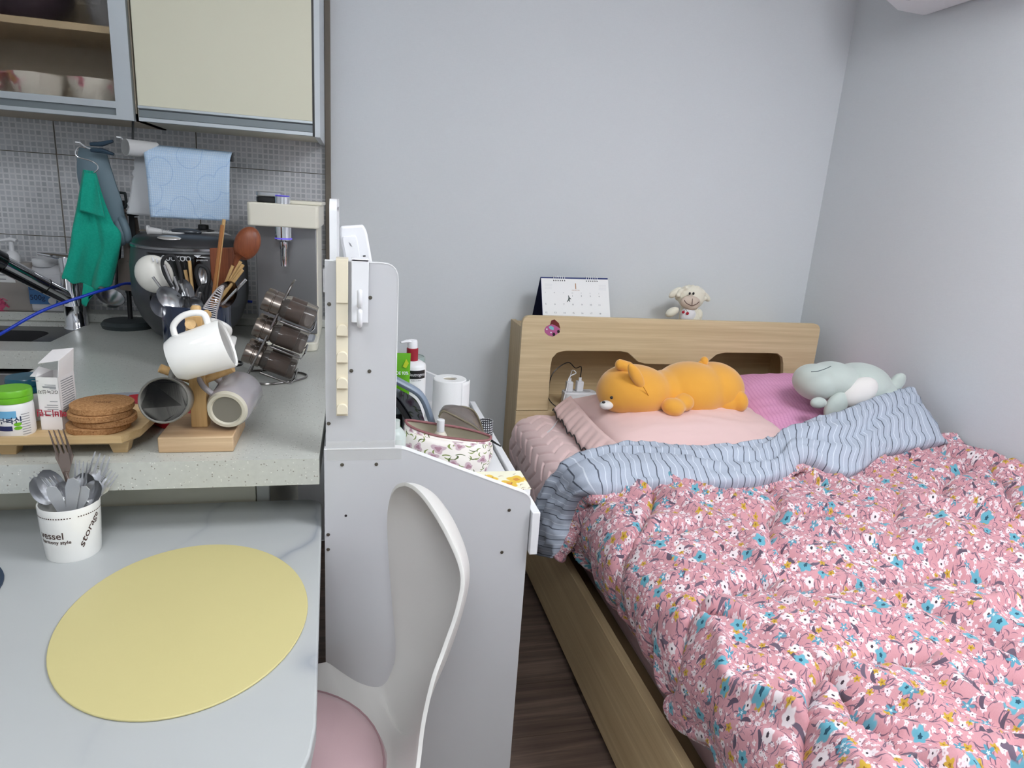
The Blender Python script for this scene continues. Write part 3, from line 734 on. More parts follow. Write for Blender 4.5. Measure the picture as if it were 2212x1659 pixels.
obj('lid_handle', G().ell((cx+.003, cy-.05, ZT+.314), (.042, .014, .010)), mat('lid_handle_gloss', (70, 74, 80), .12, .3), t)
obj('steam_vent', G().lathe([(.032, 0), (.03, .008), (.015, .012), (.015, .022), (.012, .024), (0, .024)], 24, TR(cx+.03, cy+.05, ZT+.308)), BLACK, t)
# the unplugged white cord lying on the lid
t = thing('power_plug', 'white power plug and cord lying on top of the rice cooker', 'power plug', at(335, 505, y=2.1))
PY = 2.05; gp = mat('grey_white_plastic', (206, 206, 206), .5)
a = at(320, 498, y=PY); b = at(349, 501, y=PY); zz = max(a.z, ZT+.308)
obj('plug_body', G().tube([a, a.lerp(b, .3), b], [.011, .010, .008], 10), gp, t)
obj('flange', G().tube([a+Vector((-.001, 0, 0)), a+Vector((.004, 0, 0))], .017, 12, flat=.7), gp, t)
for dy in (-.009, .009): obj('pin', G().tube([a+Vector((0, dy, 0)), a+Vector((-.02, dy, .0))], .002, 8), SCREWM, t)
for i in range(5):
    c = b+(at(372, 504, y=PY)-b)*(i/5); obj('strain_ring', G().tube([c, c+Vector((.003, 0, 0))], .0065, 10), gp, t)
cord = [b, at(380, 504, y=PY), at(420, 506, y=PY+.07), at(470, 503, y=PY+.1), at(500, 512, y=PY+.12), at(512, 540, y=2.33), Vector((at(512, 600, y=2.36).x, 2.36, 1.0)), Vector((at(515, 640, y=2.36).x, 2.36, ZT+.034))]
obj('cord', G().tube(spline(cord, 6), .0035, 8), gp, t)

# ------------------------------------------------------------------ water purifier
x0, x1, yp = at(555, 600, y=2.07).x, at(690, 600, y=2.07).x, 2.07
t = thing('water_purifier', 'ivory water purifier with steel front and chrome nozzle', 'water purifier', ((x0+x1)/2, 2.2, ZT))
zb = at(610, 488, y=yp).z; ztp = at(612, 440, y=yp-.05).z
obj('body', G().box(x0+.004, x1-.004, yp+.012, 2.32, ZT, ztp+.008), IVORY, t, bevel=.008, seg=3)
obj('steel_front', G().box(x0, x1-.008, yp, yp+.014, ZT+.03, zb+.01), STEELB, t, bevel=.002)
xa, xb = at(537, 470, y=2.02).x, at(690, 470, y=2.02).x
hd = obj('head', G().prism(rrect(xa, xb, 1.985, 2.32, .012), zb, ztp), IVORY, t, bevel=.004, seg=3)
obj('lid_plate', G().prism(rrect(xa+.06, xb+.006, 2.06, 2.31, .01), ztp, ztp+.010), IVORY, hd, bevel=.002)
pc = at(585, 432, y=2.06)
k = obj('dial', G().prism(rrect(pc.x-.036, pc.x+.036, 2.02, 2.09, .018), ztp, ztp+.016), BLACK, hd, bevel=.003)
obj('dial_top', G().prism(rrect(pc.x-.036, pc.x+.036, 2.02, 2.09, .018), ztp+.0165, ztp+.030), mat('dial_silver', (190, 192, 196), .25, .8), k, bevel=.003)
nx = at(612, 500, y=2.015).x
LED = mat('violet_led', (110, 96, 230), .4, emit=.25)
obj('button', G().lathe([(0, 0), (.022, 0), (.022, .018), (.018, .022), (0, .022)], 24, TR(nx, 2.012, ztp)), CHROME, hd)
obj('button_light', G().lathe([(.0185, 0), (.021, .0005), (.0185, .001)], 24, TR(nx, 2.012, ztp+.0215)), LED, hd)
zn = at(612, 575, y=2.015).z
noz = obj('nozzle', G().lathe([(0, zb), (.023, zb), (.023, zb-.036), (.017, zb-.039), (.011, zb-.042), (.011, zb-.06), (.0095, zb-.062), (.0085, zn), (.006, zn), (.006, zn+.01), (0, zn+.01)], 24, TR(nx, 2.015, 0)), CHROME, t)
obj('light_ring', G().lathe([(.0233, zb-.034), (.0238, zb-.033), (.0233, zb-.030)], 28, TR(nx, 2.015, 0)), LED, noz)
tr = obj('drip_tray', G().prism(rrect(x0-.002, x1-.002, 1.955, 2.07, .02), ZT, ZT+.026), IVORY, t, bevel=.004)
obj('drip_grille', G().prism(rrect(x0+.006, x1-.012, 1.963, 2.066, .016), ZT+.0262, ZT+.029), mat('grille_grey', (156, 160, 168), .4, .3), tr, smooth=0)
for i in range(14):
    y = 1.972+.0065*i; obj('grille_bar', G().box(x0+.012, x1-.018, y, y+.003, ZT+.029, ZT+.031), mat('grille_bar_grey', (196, 200, 206), .4), tr, smooth=0)
tag(obj('wall_socket', G().box(-.105, -.092, 2.34, 2.405, .98, 1.06), WHITEP, bevel=.003), 'white wall socket strip behind the water purifier', 'socket')

# ------------------------------------------------------------------ cutlery builders (local: z along, -y is the face)
def g_spoon(L, bw, bl, M, hw=.005):
    g = G(); rows = []; n = 14
    for j in range(n+1):
        f = j/n; z = L-bl+bl*f; wd = bw/2*sqrt(max(0, 1-(2*f-1)**2))*(1.08-.2*f)+.0006; row = []
        for i in range(9):
            u = -1+i/4; row.append(M @ Vector((u*wd, .012*(1-u*u)*sin(pi*f)**.7*(bl/.05), z)))
        rows.append(row)
    back = [[p+(M.to_3x3() @ Vector((0, .0012, 0))) for p in r] for r in rows]
    g.grid(rows); o = len(g.v); g.grid(back)
    pts = [(0, 0, 0), (0, .001, L*.3), (0, -.001, L-bl-.01), (0, .001, L-bl+.006)]
    g.tube([M @ Vector(p) for p in pts], [hw, hw*.8, hw*.5, hw*.6], 8, flat=.3, up=M.to_3x3() @ Vector((0, 1, 0)))
    return g
def g_fork(L, w, M, tl=.045):
    g = G(); P = []; hz = L-tl-.03
    out = [(-.004, hz), (-w*.3, hz+.012), (-w/2, hz+.026)]; n = 4; tw = w/n*.42
    for i in range(n):
        c = -w/2+w/n*(i+.5)
        l = c-tw/2-(.0 if i else .001); r_ = c+tw/2
        out += [(c-tw*.62, hz+.034), (c-tw*.28, L-.002), (c, L), (c+tw*.28, L-.002), (c+tw*.62, hz+.034)]
        if i < n-1: out += [(c+w/n*.5, hz+.031)]
    out += [(w/2, hz+.026), (w*.3, hz+.012), (.004, hz)]
    def bend(z): return .010*sin(max(0, min(1, (z-hz)/(L-hz)))*pi)
    n = len(out); vs = []
    for s in (-.0007, .0007):
        vs += [M @ Vector((x, bend(z)+s, z)) for x, z in out]
    g.add(vs, [tuple(range(n)), tuple(range(n, 2*n))[::-1]]+[(i, n+i, n+(i+1) % n, (i+1) % n) for i in range(n)])
    g.tube([M @ Vector(p) for p in ((0, 0, 0), (0, .001, L*.3), (0, 0, hz*.85), (0, 0, hz+.004))], [.0055, .0045, .003, .0042], 8, flat=.35, up=M.to_3x3() @ Vector((0, 1, 0)))
    return g
def stick(name, label, cat, a, b, r0, r1, m, group, seg=8):
    return tag(obj(name, G().tube([a, (a+b)/2, b], [r0, (r0+r1)/2, r1], seg), m), label, cat, group)

# ------------------------------------------------------------------ navy utensil pot behind the mug tree
UY = 1.80; ux = at(428, 720, y=UY).x; ur = .080; uz = at(428, 655, y=UY).z
t = thing('utensil_pot', 'navy glazed utensil pot behind the wooden mug tree', 'pot', (ux, UY, ZT))
obj('pot', G().lathe([(0, 0), (ur*.9, 0), (ur*.95, .006), (ur, .05), (ur, uz-ZT-.004), (ur-.002, uz-ZT), (ur-.007, uz-ZT), (ur-.009, .012), (0, .012)], 40, TR(ux, UY, ZT)), mat('navy_glaze', (24, 38, 66), .12, coat=.5), t)
GU = 'utensils standing in the navy pot'
def inpot(px, py, yy=UY, k=.35):
    """upper end seen at a pixel, lower end down in the pot"""
    b = at(px, py, y=yy); base = Vector((ux+(b.x-ux)*k*.4, UY+(yy-UY)*k, ZT+.02))
    d = (Vector((ux+max(-.05, min(.05, (b.x-ux)*.55)), UY+(yy-UY)*.7, uz))-b).normalized()
    base = b+d*((b.z-ZT-.02)/max(.2, -d.z))
    base.x = max(ux-.058, min(ux+.058, base.x)); base.y = max(UY-.055, min(UY+.055, base.y))
    return base, b
def pspoon(label, px, py, bw, bl, yy, m=STEEL, name='spoon', face=(0, -1, .25)):
    a, b = inpot(px, py, yy); L = (b-a).length
    return tag(obj(name, g_spoon(L, bw, bl, frame_m(a, b-a, face)), m), label, name.replace('_', ' '), GU)
pspoon('large round steel serving spoon leaning left out of the navy pot', 330, 640, .062, .068, UY-.05)
pspoon('shiny steel ladle spoon in front at the left of the pot', 345, 620, .052, .07, UY-.065, face=(-.3, -1, .3))
pspoon('steel soup spoon upright left of centre in the navy pot', 392, 602, .040, .062, UY-.03)
pspoon('steel soup spoon low at the left of centre in the pot', 395, 640, .036, .055, UY-.06)
pspoon('small steel teaspoon just above the mug tree post', 425, 642, .032, .036, UY-.072)
pspoon('pale rounded steel spoon right of centre in the navy pot', 447, 612, .042, .065, UY-.02)
pspoon('dark bowled steel spoon leaning right out of the navy pot', 508, 612, .056, .075, UY-.05, mat('dark_steel', (132, 118, 116), .15, 1), face=(-.5, -1, .2))
pspoon('flat steel spoon handle side behind the chopsticks', 440, 575, .03, .05, UY+.03)
# white rice scoop, seen as a round white back
a, b = inpot(330, 556, UY+.0)
t = thing('rice_scoop', 'round white plastic ladle leaning left out of the navy pot', 'ladle', a, group=GU)
c = at(333, 592, y=UY+.0)
obj('bowl', G().ell(c, (.043, .034, .047), Matrix.Rotation(-.35, 4, 'Y')), mat('white_scoop', (242, 240, 232), .25), t)
obj('handle', G().tube([c, (c+a)/2, a], .006, 8), mat('white_scoop', (242, 240, 232), .25), t)
for k in range(3): obj('rib', G().tube([c+Vector((.004+.009*k, -.02, .042-.002*k)), c+Vector((.008+.009*k, -.028, .034-.003*k))], .002, 6), WHITEP, t)
# kitchen scissors: two black loops
t = thing('scissors', 'kitchen scissors with black looped handles standing in the pot', 'scissors', (ux, UY, ZT+.02), group=GU)
lp = [(372, 620), (355, 590), (351, 565), (362, 553), (378, 556), (388, 580), (392, 615), (386, 640)]
obj('handle', G().tube(spline([at(a, b, y=UY-.04) for a, b in lp], 6), .0042, 10), BLACKM, t)
lp = [(442, 655), (432, 618), (424, 590), (430, 574), (446, 580), (452, 600), (446, 630)]
obj('handle', G().tube(spline([at(a, b, y=UY-.01) for a, b in lp], 6, True), .0048, 10, closed=True), BLACKM, t)
obj('blade', G().tube([at(384, 640, y=UY-.035), Vector((ux, UY-.02, ZT+.02))], .007, 8, flat=.3), STEEL, t)
# wooden spatula, wooden spoon, chopsticks, metal chopsticks
t = thing('wooden_turner', 'red brown wooden turner with flat square blade in the pot', 'turner', (ux, UY, ZT+.02), group=GU)
A, B, C_ = at(480, 545, y=UY+.04), at(455, 545, y=UY+.04), at(494, 640, y=UY+.02)
bl = [at(q[0], q[1], y=UY+.04) for q in ((453, 536), (505, 534), (512, 560), (505, 612), (494, 640), (470, 640), (456, 600))]
obj('blade', G().prism([(p.x, p.z) for p in bl], UY+.036, UY+.042, axis='Y'), ROSEW, t, bevel=.002)
obj('handle', G().tube([at(482, 630, y=UY+.035), Vector((ux+.02, UY+.02, ZT+.02))], .008, 10), ROSEW, t)
t = thing('wooden_spoon', 'red brown wooden spoon with a big round bowl in the pot', 'spoon', (ux, UY, ZT+.02), group=GU)
c = at(534, 526, y=UY+.02)
obj('bowl', G().ell(c, (.031, .018, .044), Matrix.Rotation(.4, 4, 'Y')), ROSEW, t)
obj('handle', G().tube(spline([at(520, 548, y=UY+.02), at(510, 565, y=UY+.02), at(504, 600, y=UY+.02), Vector((ux+.035, UY+.02, ZT+.02))], 5), [.022, .018, .014, .011, .009]+[.008]*11, 10, flat=.7), ROSEW, t)
a, b = inpot(484, 474, UY); stick('cooking_chopstick', 'tallest wooden cooking chopstick standing in the navy pot', 'chopstick', a, b, .0045, .0042, BAMBOO, GU)
a, b = inpot(480, 486, UY-.03); stick('cooking_chopstick', 'second tall wooden cooking chopstick beside the tallest one', 'chopstick', a, b, .0045, .0042, mat('dark_bamboo', (170, 112, 62), .5), GU)
for i, (q, lab) in enumerate([((400, 583), 'short wooden chopstick leaning left above the steel spoons'), ((409, 563), 'taller wooden chopstick of the pair in the middle of the pot'),
     ((503, 574), 'wooden chopstick on the right next to the round wooden spoon'), ((520, 565), 'wooden chopstick leaning right, topmost of the right bundle'), ((525, 572), 'wooden chopstick leaning right, second of the right bundle'), ((524, 583), 'wooden chopstick leaning right, lowest of the right bundle')]):
    a, b = inpot(*q, UY-.01*i+.01); stick('chopstick', lab, 'chopstick', a, b, .003, .0042, BAMBOO, 'wooden chopsticks in the navy pot')
for i, (q, lab) in enumerate([((376, 598), 'steel chopstick upright beside the black scissor loop'), ((355, 572), 'steel chopstick end crossing the white scoop'), ((391, 612), 'steel chopstick with capped end left of the wooden pair'),
     ((402, 622), 'short steel chopstick in the middle of the pot'), ((432, 632), 'steel chopstick right of the small teaspoon'), ((531, 604), 'pale thin chopstick leaning far right out of the pot'), ((330, 598), 'thin steel chopstick leaning far left over the white scoop')]):
    a, b = inpot(*q, UY-.045); stick('metal_chopstick', lab, 'chopstick', a, b, .0025, .0036, STEEL, 'steel chopsticks in the navy pot')
# striped whisk-like slotted tongs
t = thing('slotted_tongs', 'ribbed white and steel tongs standing right of the mug tree post', 'tongs', (ux, UY, ZT+.02), group=GU)
Lp2 = spline([at(q[0], q[1], y=UY-.07) for q in ((436, 692), (438, 670), (450, 650), (470, 624), (481, 617))], 5)
Rp2 = spline([at(q[0], q[1], y=UY-.07) for q in ((466, 695), (468, 675), (473, 655), (480, 632), (483, 618))], 5)
obj('frame', G().tube(Lp2+Rp2[::-1], .0022, 8), mat('pale_steel', (216, 208, 208), .3, .5), t)
for i in range(1, 20): obj('rib', G().tube([Lp2[i], Rp2[i]], .0014, 6), mat('rib_white', (236, 232, 234), .4), t)
obj('handle', G().tube([(Lp2[0]+Rp2[0])/2, Vector((ux+.01, UY-.03, ZT+.02))], .005, 8), STEEL, t)

# ------------------------------------------------------------------ spice rack
SYR = 1.66
A, Bt = at(535, 820, y=SYR), at(637, 606, y=SYR)
t = thing('spice_rack', 'slanted chrome wire spice rack beside the water purifier', 'spice rack', ((A.x+Bt.x)/2, SYR, ZT))
WR = mat('rack_wire', (150, 146, 144), .2, 1)
ax_ = (Bt-A).normalized(); perp = Vector((ax_.z, 0, -ax_.x))
for dy in (-.055, .055):
    a = Vector((A.x, SYR+dy, ZT+.003)); b = Vector((Bt.x, SYR, Bt.z))
    obj('side_wire', G().tube(spline([a, a.lerp(Vector((b.x, SYR+dy*.8, b.z)), .55), Vector((b.x-.012, SYR+dy*.5, b.z-.02)), b], 6), .0026, 8), WR, t)
bz = ZT+.003; bxr = at(650, 812, y=SYR).x+.005
base = [Vector((A.x, SYR-.055, bz)), Vector((A.x+.06, SYR-.07, bz)), Vector((bxr, SYR-.02, bz)), Vector((bxr, SYR+.03, bz)), Vector((A.x+.06, SYR+.06, bz)), Vector((A.x, SYR+.055, bz))]
obj('base_wire', G().tube(spline(base, 6), .0026, 8), WR, t)
JG = NT('spice_glass', .08); JG.color(lin((214, 206, 200))); JG.b.inputs['Transmission Weight'].default_value = .92; JG.b.inputs['IOR'].default_value = 1.35
PEP = mat('brown_spice', (104, 74, 58), .9, bump=.5, bscale=300, vary=.3)
JC = [(628, 666), (609, 720), (587, 774)]
names = ['top', 'middle', 'bottom']
for k, q in enumerate(JC):
    for dy in (-.03, .032):
        c = at(*q, y=SYR+dy*0); c = Vector((c.x, SYR+dy, c.z)); dr = -perp if perp.x < 0 else perp
        dr = Vector((.93, 0, -.36)).normalized()
        j = thing('spice_jar', 'steel capped glass spice jar, %s row of the rack, %s side' % (names[k], 'near' if dy < 0 else 'far'), 'spice jar', c, group='spice jars in the wire rack')
        M = frame_m(c-dr*.05, dr, (0, -1, 0))
        obj('jar', G().lathe([(0, .026), (.017, .026), (.0235, .036), (.0245, .045), (.0245, .105), (.022, .110), (0, .110)], 24, M), JG.m, j)
        obj('spice', G().lathe([(0, .045), (.0222, .045), (.0222, .080+.006*k), (0, .080+.006*k)], 20, M), PEP, j)
        obj('cap', G().lathe([(0, -.012), (.022, -.012), (.0235, -.010), (.0235, .006), (.022, .0075), (.022, .0095), (.0235, .011), (.0235, .028), (.02, .03), (0, .03)], 24, M), mat('cap_steel', (150, 140, 132), .25, .9), j)
    c = at(*q, y=SYR); dr = Vector((.93, 0, -.36)).normalized(); dn = Vector((-.36, 0, -.93)).normalized()
    loop = [c-dr*.01+dn*.028+Vector((0, -.058, 0)), c+dr*.062+dn*.028+Vector((0, -.058, 0)), c+dr*.066+dn*.016+Vector((0, -.05, 0)), c+dr*.066+dn*.016+Vector((0, .05, 0)), c+dr*.062+dn*.028+Vector((0, .058, 0)), c-dr*.01+dn*.028+Vector((0, .058, 0))]
    obj('shelf_wire', G().tube(loop, .0024, 8, closed=True), WR, t)

# ------------------------------------------------------------------ mug tree and mugs
MY = 1.22
t = thing('mug_tree', 'wooden mug tree with square post on a pine block base', 'mug tree', (-.268, MY, ZT))
mx = at(428, 800, y=MY).x
bl0, bl1 = at(345, 975, z=ZT), at(505, 975, z=ZT)
obj('base', G().box(bl0.x, bl1.x, 1.155, 1.29, ZT, ZT+.028), PINE, t, bevel=.002)
pt = at(425, 683, y=MY-.013).z
obj('post', G().box(mx-.0135, mx+.0135, MY-.0135, MY+.0135, ZT+.028, pt), BAMBOO, t, bevel=.0012)
obj('top_dowel', G().tube([(mx+.002, MY, pt-.002), (mx+.002, MY, pt+.013), (mx+.002, MY, pt+.016)], [.0085, .0085, .006], 14), BAMBOO, t)
obj('peg', G().tube([(mx, MY, pt-.032), at(411, 700, y=MY-.062)], .0085, 12), BAMBOO, t)
obj('peg', G().tube([(mx, MY, pt-.032), (mx+.005, MY+.07, pt-.01)], .0085, 12), BAMBOO, t)
pl_, pr_ = at(345, 795, y=MY-.02), at(503, 795, y=MY-.01)
obj('peg', G().tube([(mx, MY, pl_.z-.03), pl_], .0075, 12), BAMBOO, t); obj('peg', G().tube([(mx, MY, pl_.z-.03), pr_], .0075, 12), BAMBOO, t)
def mug(label, base, axis, handle, r, L, mo, mi=None, foot=None, hs=1.0, taper=.93):
    """base: centre of the bottom, axis: towards the opening, handle: side of the handle"""
    tt = thing('mug', label, 'mug', base, group='mugs on the mug tree')
    h = Vector(handle); a = Vector(axis).normalized(); h = (h-a*a.dot(h)).normalized()
    M = frame_m(Vector(base), a, -h)          # local +y is the handle side
    o = [(0, .004), (r*.62, .004), (r*.66, 0), (r*.78, 0), (r*taper*.98, .012), (r*taper, .03), (r, L-.003), (r-.0016, L), (r-.0035, L-.003)]
    obj('body', G().lathe(o, 40, M), mo, tt)
    obj('inside', G().lathe([(r-.0035, L-.003), (r*taper-.0045, .03), (r*.75, .010), (0, .008)], 40, M), mi or mo, tt)
    if foot: obj('foot_ring', G().lathe([(r*.60, .0035), (r*.66, -.0006), (r*.79, -.0006), (r*.86, .006)], 40, M), foot, tt)
    if foot: obj('base_disc', G().lathe([(0, .0030), (r*.605, .0030), (r*.605, .0045), (0, .0045)], 36, M), mat('olive_grey_base', (134, 130, 120), .5), tt)
    hp = [(0, r-.004, L*.80), (0, r+.020*hs, L*.80), (0, r+.030*hs, L*.62), (0, r+.029*hs, L*.42), (0, r+.015*hs, L*.24), (0, r*.95-.003, L*.2)]
    obj('handle', G().tube(spline([M @ Vector(p) for p in hp], 6), .0048, 12, flat=1.2), mo, tt)
    return tt
c = at(412, 768, y=MY-.095)
mug('white mug hanging in front on the mug tree, opening to the right', Vector((at(370, 782, y=MY-.08).x, MY-.07, at(370, 782, y=MY-.08).z)), (.93, .05, .33), (-.3, .1, 1), .0415, .090, CERAM, hs=.72)
b = at(392, 742, y=MY+.1)
mug('white mug hanging at the back of the mug tree', b, (.88, .12, -.30), (-.5, -.3, 1), .042, .088, CERAM, hs=.72)
DG = mat('grey_stoneware', (130, 128, 122), .4); DK2 = mat('charcoal_glaze', (20, 20, 21), .8, spec=.08)
p = at(350, 868, y=MY-.10)
mug('grey mug hanging on the left peg with its dark inside showing', p+Vector((-.006, .092, -.022)), (.08, -.95, .25), (.25, 0, 1), .0380, .092, DG, DK2)
LG = mat('lilac_grey_glaze', (176, 170, 174), .18, coat=.4)
p = at(489, 887, y=MY-.045)
mug('lilac grey mug hanging on the right peg, its bottom facing out', p, (.12, .97, .12), (-.75, -.1, .6), .040, .088, LG, None, mat('bare_foot', (214, 208, 190), .5))

# small black clips behind the mugs, red spatula and grey plate behind the tray
tag(obj('binder_clip', G().tube(spline([at(q[0], q[1], z=ZT+.02) for q in ((480, 800), (495, 776), (500, 772), (497, 784), (505, 790), (520, 788), (522, 783), (508, 780))], 4), .003, 8), BLACK), 'black wire clip lying behind the white mugs', 'clip')
pts = [(276, 853), (300, 850), (360, 868), (413, 880), (418, 900), (385, 912), (330, 892)]
P3 = [at(q[0], q[1], z=ZT+.026) for q in pts]
tag(obj('spoon_rest', G().prism([(p.x, p.y) for p in P3][::-1], ZT+.001, ZT+.026), mat('red_silicone', (196, 28, 44), .4), bevel=.003), 'red silicone rest lying behind the grey mug', 'spoon rest')
c = at(230, 905, z=ZT+.02)
tag(obj('plate', G().lathe([(0, 0), (.05, 0), (.085, .012), (.10, .018), (.099, .020), (.084, .0145), (.05, .004), (0, .004)], 40, TR(c.x+.0, c.y+.075, ZT+.001)), mat('grey_plate', (150, 154, 162), .3)), 'shallow grey plate behind the cork coasters', 'plate')
# ------------------------------------------------------------------ footed tray with medicine and coasters
TZ = ZT+.033
f0, f1, f2, f3 = at(0, 972, z=TZ), at(250, 962, z=TZ), at(322, 915, z=TZ), at(290, 890, z=TZ)
tx1 = f2.x; 
t = thing('footed_tray', 'pale wooden footed tray with cut corners on the breakfast bar', 'tray', (f1.x-.15, 1.25, ZT))
poly = [(-.70, 1.134), (f1.x, 1.134), (tx1, 1.174), (tx1+.004, 1.269), (f1.x+.02, 1.314), (-.70, 1.314)]
n = len(poly); cxm = sum(p[0] for p in poly)/n; cym = sum(p[1] for p in poly)/n
ins = [(cxm+(a-cxm)*.955, cym+(b-cym)*.87) for a, b in poly]
g = G(); zs = (TZ-.012, TZ+.006)
vs = [Vector((a, b, zs[0])) for a, b in ins]+[Vector((a, b, zs[0]+.006)) for a, b in poly]+[Vector((a, b, zs[1])) for a, b in poly]+[Vector((cxm+(a-cxm)*.975, cym+(b-cym)*.93, zs[1])) for a, b in poly]+[Vector((a, b, TZ-.004)) for a, b in ins]
g.v = vs
for k in range(4):
    for i in range(n): j = (i+1) % n; g.f.append((k*n+i, k*n+j, (k+1)*n+j, (k+1)*n+i))
g.f += [tuple(range(n))[::-1], tuple(range(4*n, 5*n))]
obj('board', g, TRAYW, t, smooth=25)
for (px, py) in ((f1.x-.012, 1.172), (f1.x-.012, 1.278), (-.545, 1.172), (-.545, 1.278)):
    a, b = .016, .011
    g = G(); g.add([(px-b, py-b, ZT), (px+b, py-b, ZT), (px+b, py+b, ZT), (px-b, py+b, ZT), (px-a, py-a, TZ-.012), (px+a, py-a, TZ-.012), (px+a, py+a, TZ-.012), (px-a, py+a, TZ-.012)], [(3, 2, 1, 0), (4, 5, 6, 7), (0, 1, 5, 4), (1, 2, 6, 5), (2, 3, 7, 6), (3, 0, 4, 7)])
    obj('leg', g, TRAYW, t, bevel=.001)
TS = TZ-.004
# cork coasters
cc = at(204, 946, z=TS); cc.y += .053; cc.x += -.006
for i in range(4):
    dx, dy = [(-.004, 0), (.006, .003), (.001, -.002), (.004, .001)][i]
    g = G().lathe([(0, 0), (.0465, 0), (.048, .0015), (.048, .0100), (.0465, .0112), (0, .0112)], 40, TR(cc.x+dx, cc.y+dy, TS+.0115*i+.0002))
    o = tag(obj('coaster', g, CORK), ['bottom', 'second lowest', 'third', 'topmost'][i]+' round cork coaster of the stack on the tray', 'coaster', 'cork coasters on the tray')
letters(o, 'home', .012, lambda X, Y: Vector((cc.x+.005+X, cc.y+Y*1.2, TS+.0345+.0118)), mat('burnt_print', (110, 66, 36), .8))
# medicine carton, open lid flap
b0, b1 = at(103, 935, z=TS), at(156, 928, z=TS)
px, py = at(88, 935, y=1.195).x, 1.195; pw = at(138, 935, y=1.195).x-px; zt = at(100, 816, y=1.195).z
t = thing('medicine_box', 'white medicine carton with its lid flap standing open on the tray', 'carton', (px+pw/2, py+.03, TS))
CARD = mat('white_card', (240, 236, 236), .6, vary=.01)
rot = Matrix.Translation((px+pw, py, 0)) @ Matrix.Rotation(-.12, 4, 'Z') @ Matrix.Translation((-px-pw, -py, 0))
dpt = .05
g = G(); X0, X1, Y0, Y1 = px, px+pw, py, py+dpt; th = .0008
g.box(X0, X1, Y0, Y0+th, TS, zt, rot); g.box(X0, X1, Y1-th, Y1, TS, zt, rot); g.box(X0, X0+th, Y0, Y1, TS, zt, rot); g.box(X1-th, X1, Y0, Y1, TS, zt, rot); g.box(X0, X1, Y0, Y1, TS, TS+th, rot)
obj('carton', g, CARD, t, smooth=0)
hz = at(140, 758, y=1.22).z
g = G(); g.add([rot @ Vector(q) for q in ((X1, Y0+.001, zt), (X1, Y1-.001, zt), (X1+.004, Y1-.001, hz), (X1+.002, Y0+.004, hz-.012))], [(0, 1, 2, 3)])
obj('lid_flap', g, CARD, t, smooth=0, solid=.0008)
g = G(); g.add([rot @ Vector(q) for q in ((X1+.002, Y0+.004, hz-.012), (X1+.004, Y1-.001, hz), (X1-.028, Y1-.004, hz-.004), (X1-.03, Y0+.004, hz-.018))], [(0, 1, 2, 3)])
obj('tuck_flap', g, CARD, t, smooth=0, solid=.0008)
g = G(); g.add([rot @ Vector(q) for q in ((X0, Y0+.002, zt), (X0, Y1-.002, zt), (X0-.014, Y1-.012, zt+.008), (X0-.014, Y0+.010, zt-.002))], [(0, 1, 2, 3)])
g.add([rot @ Vector(q) for q in ((X0+.004, Y0+.004, zt-.002), (X1-.002, Y0+.004, zt-.002), (X1-.002, Y1-.004, zt-.012), (X0+.004, Y1-.004, zt-.012))], [(0, 1, 2, 3)])
obj('dust_flap', g, CARD, t, smooth=0, solid=.0006)
def mpf(ox, oz): return lambda X, Y: rot @ Vector((ox-X, Y0-.0006, oz-Y))     # the carton stands upside down
RED = mat('crimson_print', (176, 30, 60), .5)
hh = zt-TS
letters(t, '헤비그린', .013, mpf(X0+pw*.55, TS+hh*.335), RED, bold=.0003)
letters(t, 'GC녹십자', .0075, mpf(X0+pw*.5, TS+hh*.735), PRINT)
g = G()
for k, (o_, wd) in enumerate(((.30, .72), (.40, .5), (.44, .62), (.48, .5), (.55, .35), (.79, .3), (.81, .6), (.83, .62), (.86, .5), (.93, .3))):
    z = TS+hh*o_; xr = X1-.004 if o_ < .9 else X1-.03
    g.add([rot @ Vector(q) for q in ((xr-pw*wd, Y0-.0005, z-.0006), (xr, Y0-.0005, z-.0006), (xr, Y0-.0005, z+.0006), (xr-pw*wd, Y0-.0005, z+.0006))], [(0, 1, 2, 3)])
for k in range(14):
    z = TS+hh*(.33+.045*k)
    g.add([rot @ Vector(q) for q in ((X1+.0005, Y0+.006, z-.0008), (X1+.0005, Y1-.006, z-.0008), (X1+.0005, Y1-.006, z+.0008), (X1+.0005, Y0+.006, z+.0008))], [(0, 1, 2, 3)])
obj('print_lines', g, PRINTG, t, smooth=0)
# pill bottles
def pillbottle(label, px, py, yy, r, cap, h, ch):
    p = at(px, py, y=yy); c = Vector((p.x, yy, TS))
    t = thing('pill_bottle', label, 'bottle', c, group='pill bottles on the tray')
    obj('bottle', G().lathe([(0, 0), (r*.94, 0), (r, .004), (r, h-.006), (r*.96, h), (r*.9, h+.002), (0, h+.002)], 36, TR(c.x, c.y, TS)), mat('pill_white', (240, 240, 241), .35), t)
    k = obj('cap', G().lathe([(r*1.0, h+.001), (r*1.02, h+.003), (r*1.02, h+ch*.42), (r*.98, h+ch*.45), (r*.98, h+ch*.5), (r*1.02, h+ch*.53), (r*1.02, h+ch-.003), (r*.97, h+ch), (0, h+ch)], 36, TR(c.x, c.y, TS)), cap, t)
    return t, c
hzb = at(35, 868, y=1.18).z-TS
t, c = pillbottle('white pill bottle with bright green cap at the front of the tray', 36, 930, 1.186, .0275, mat('lime_cap', (112, 186, 40), .35), hzb, .022)
def wrapb(r): return lambda X, Y: Vector((c.x+r*sin((X+.010)/r), c.y-r*cos((X+.010)/r), TS+Y))
Wb = wrapb(.0279)
rows = [[Wb(-.03+.034*i/12, z+.008*((i/12)**2)*(1 if z > .045 else 0)*-1) for i in range(13)] for z in (hzb-.022, hzb-.010)]
obj('blue_band', G().grid(rows), mat('band_blue', (110, 176, 216), .4), t)
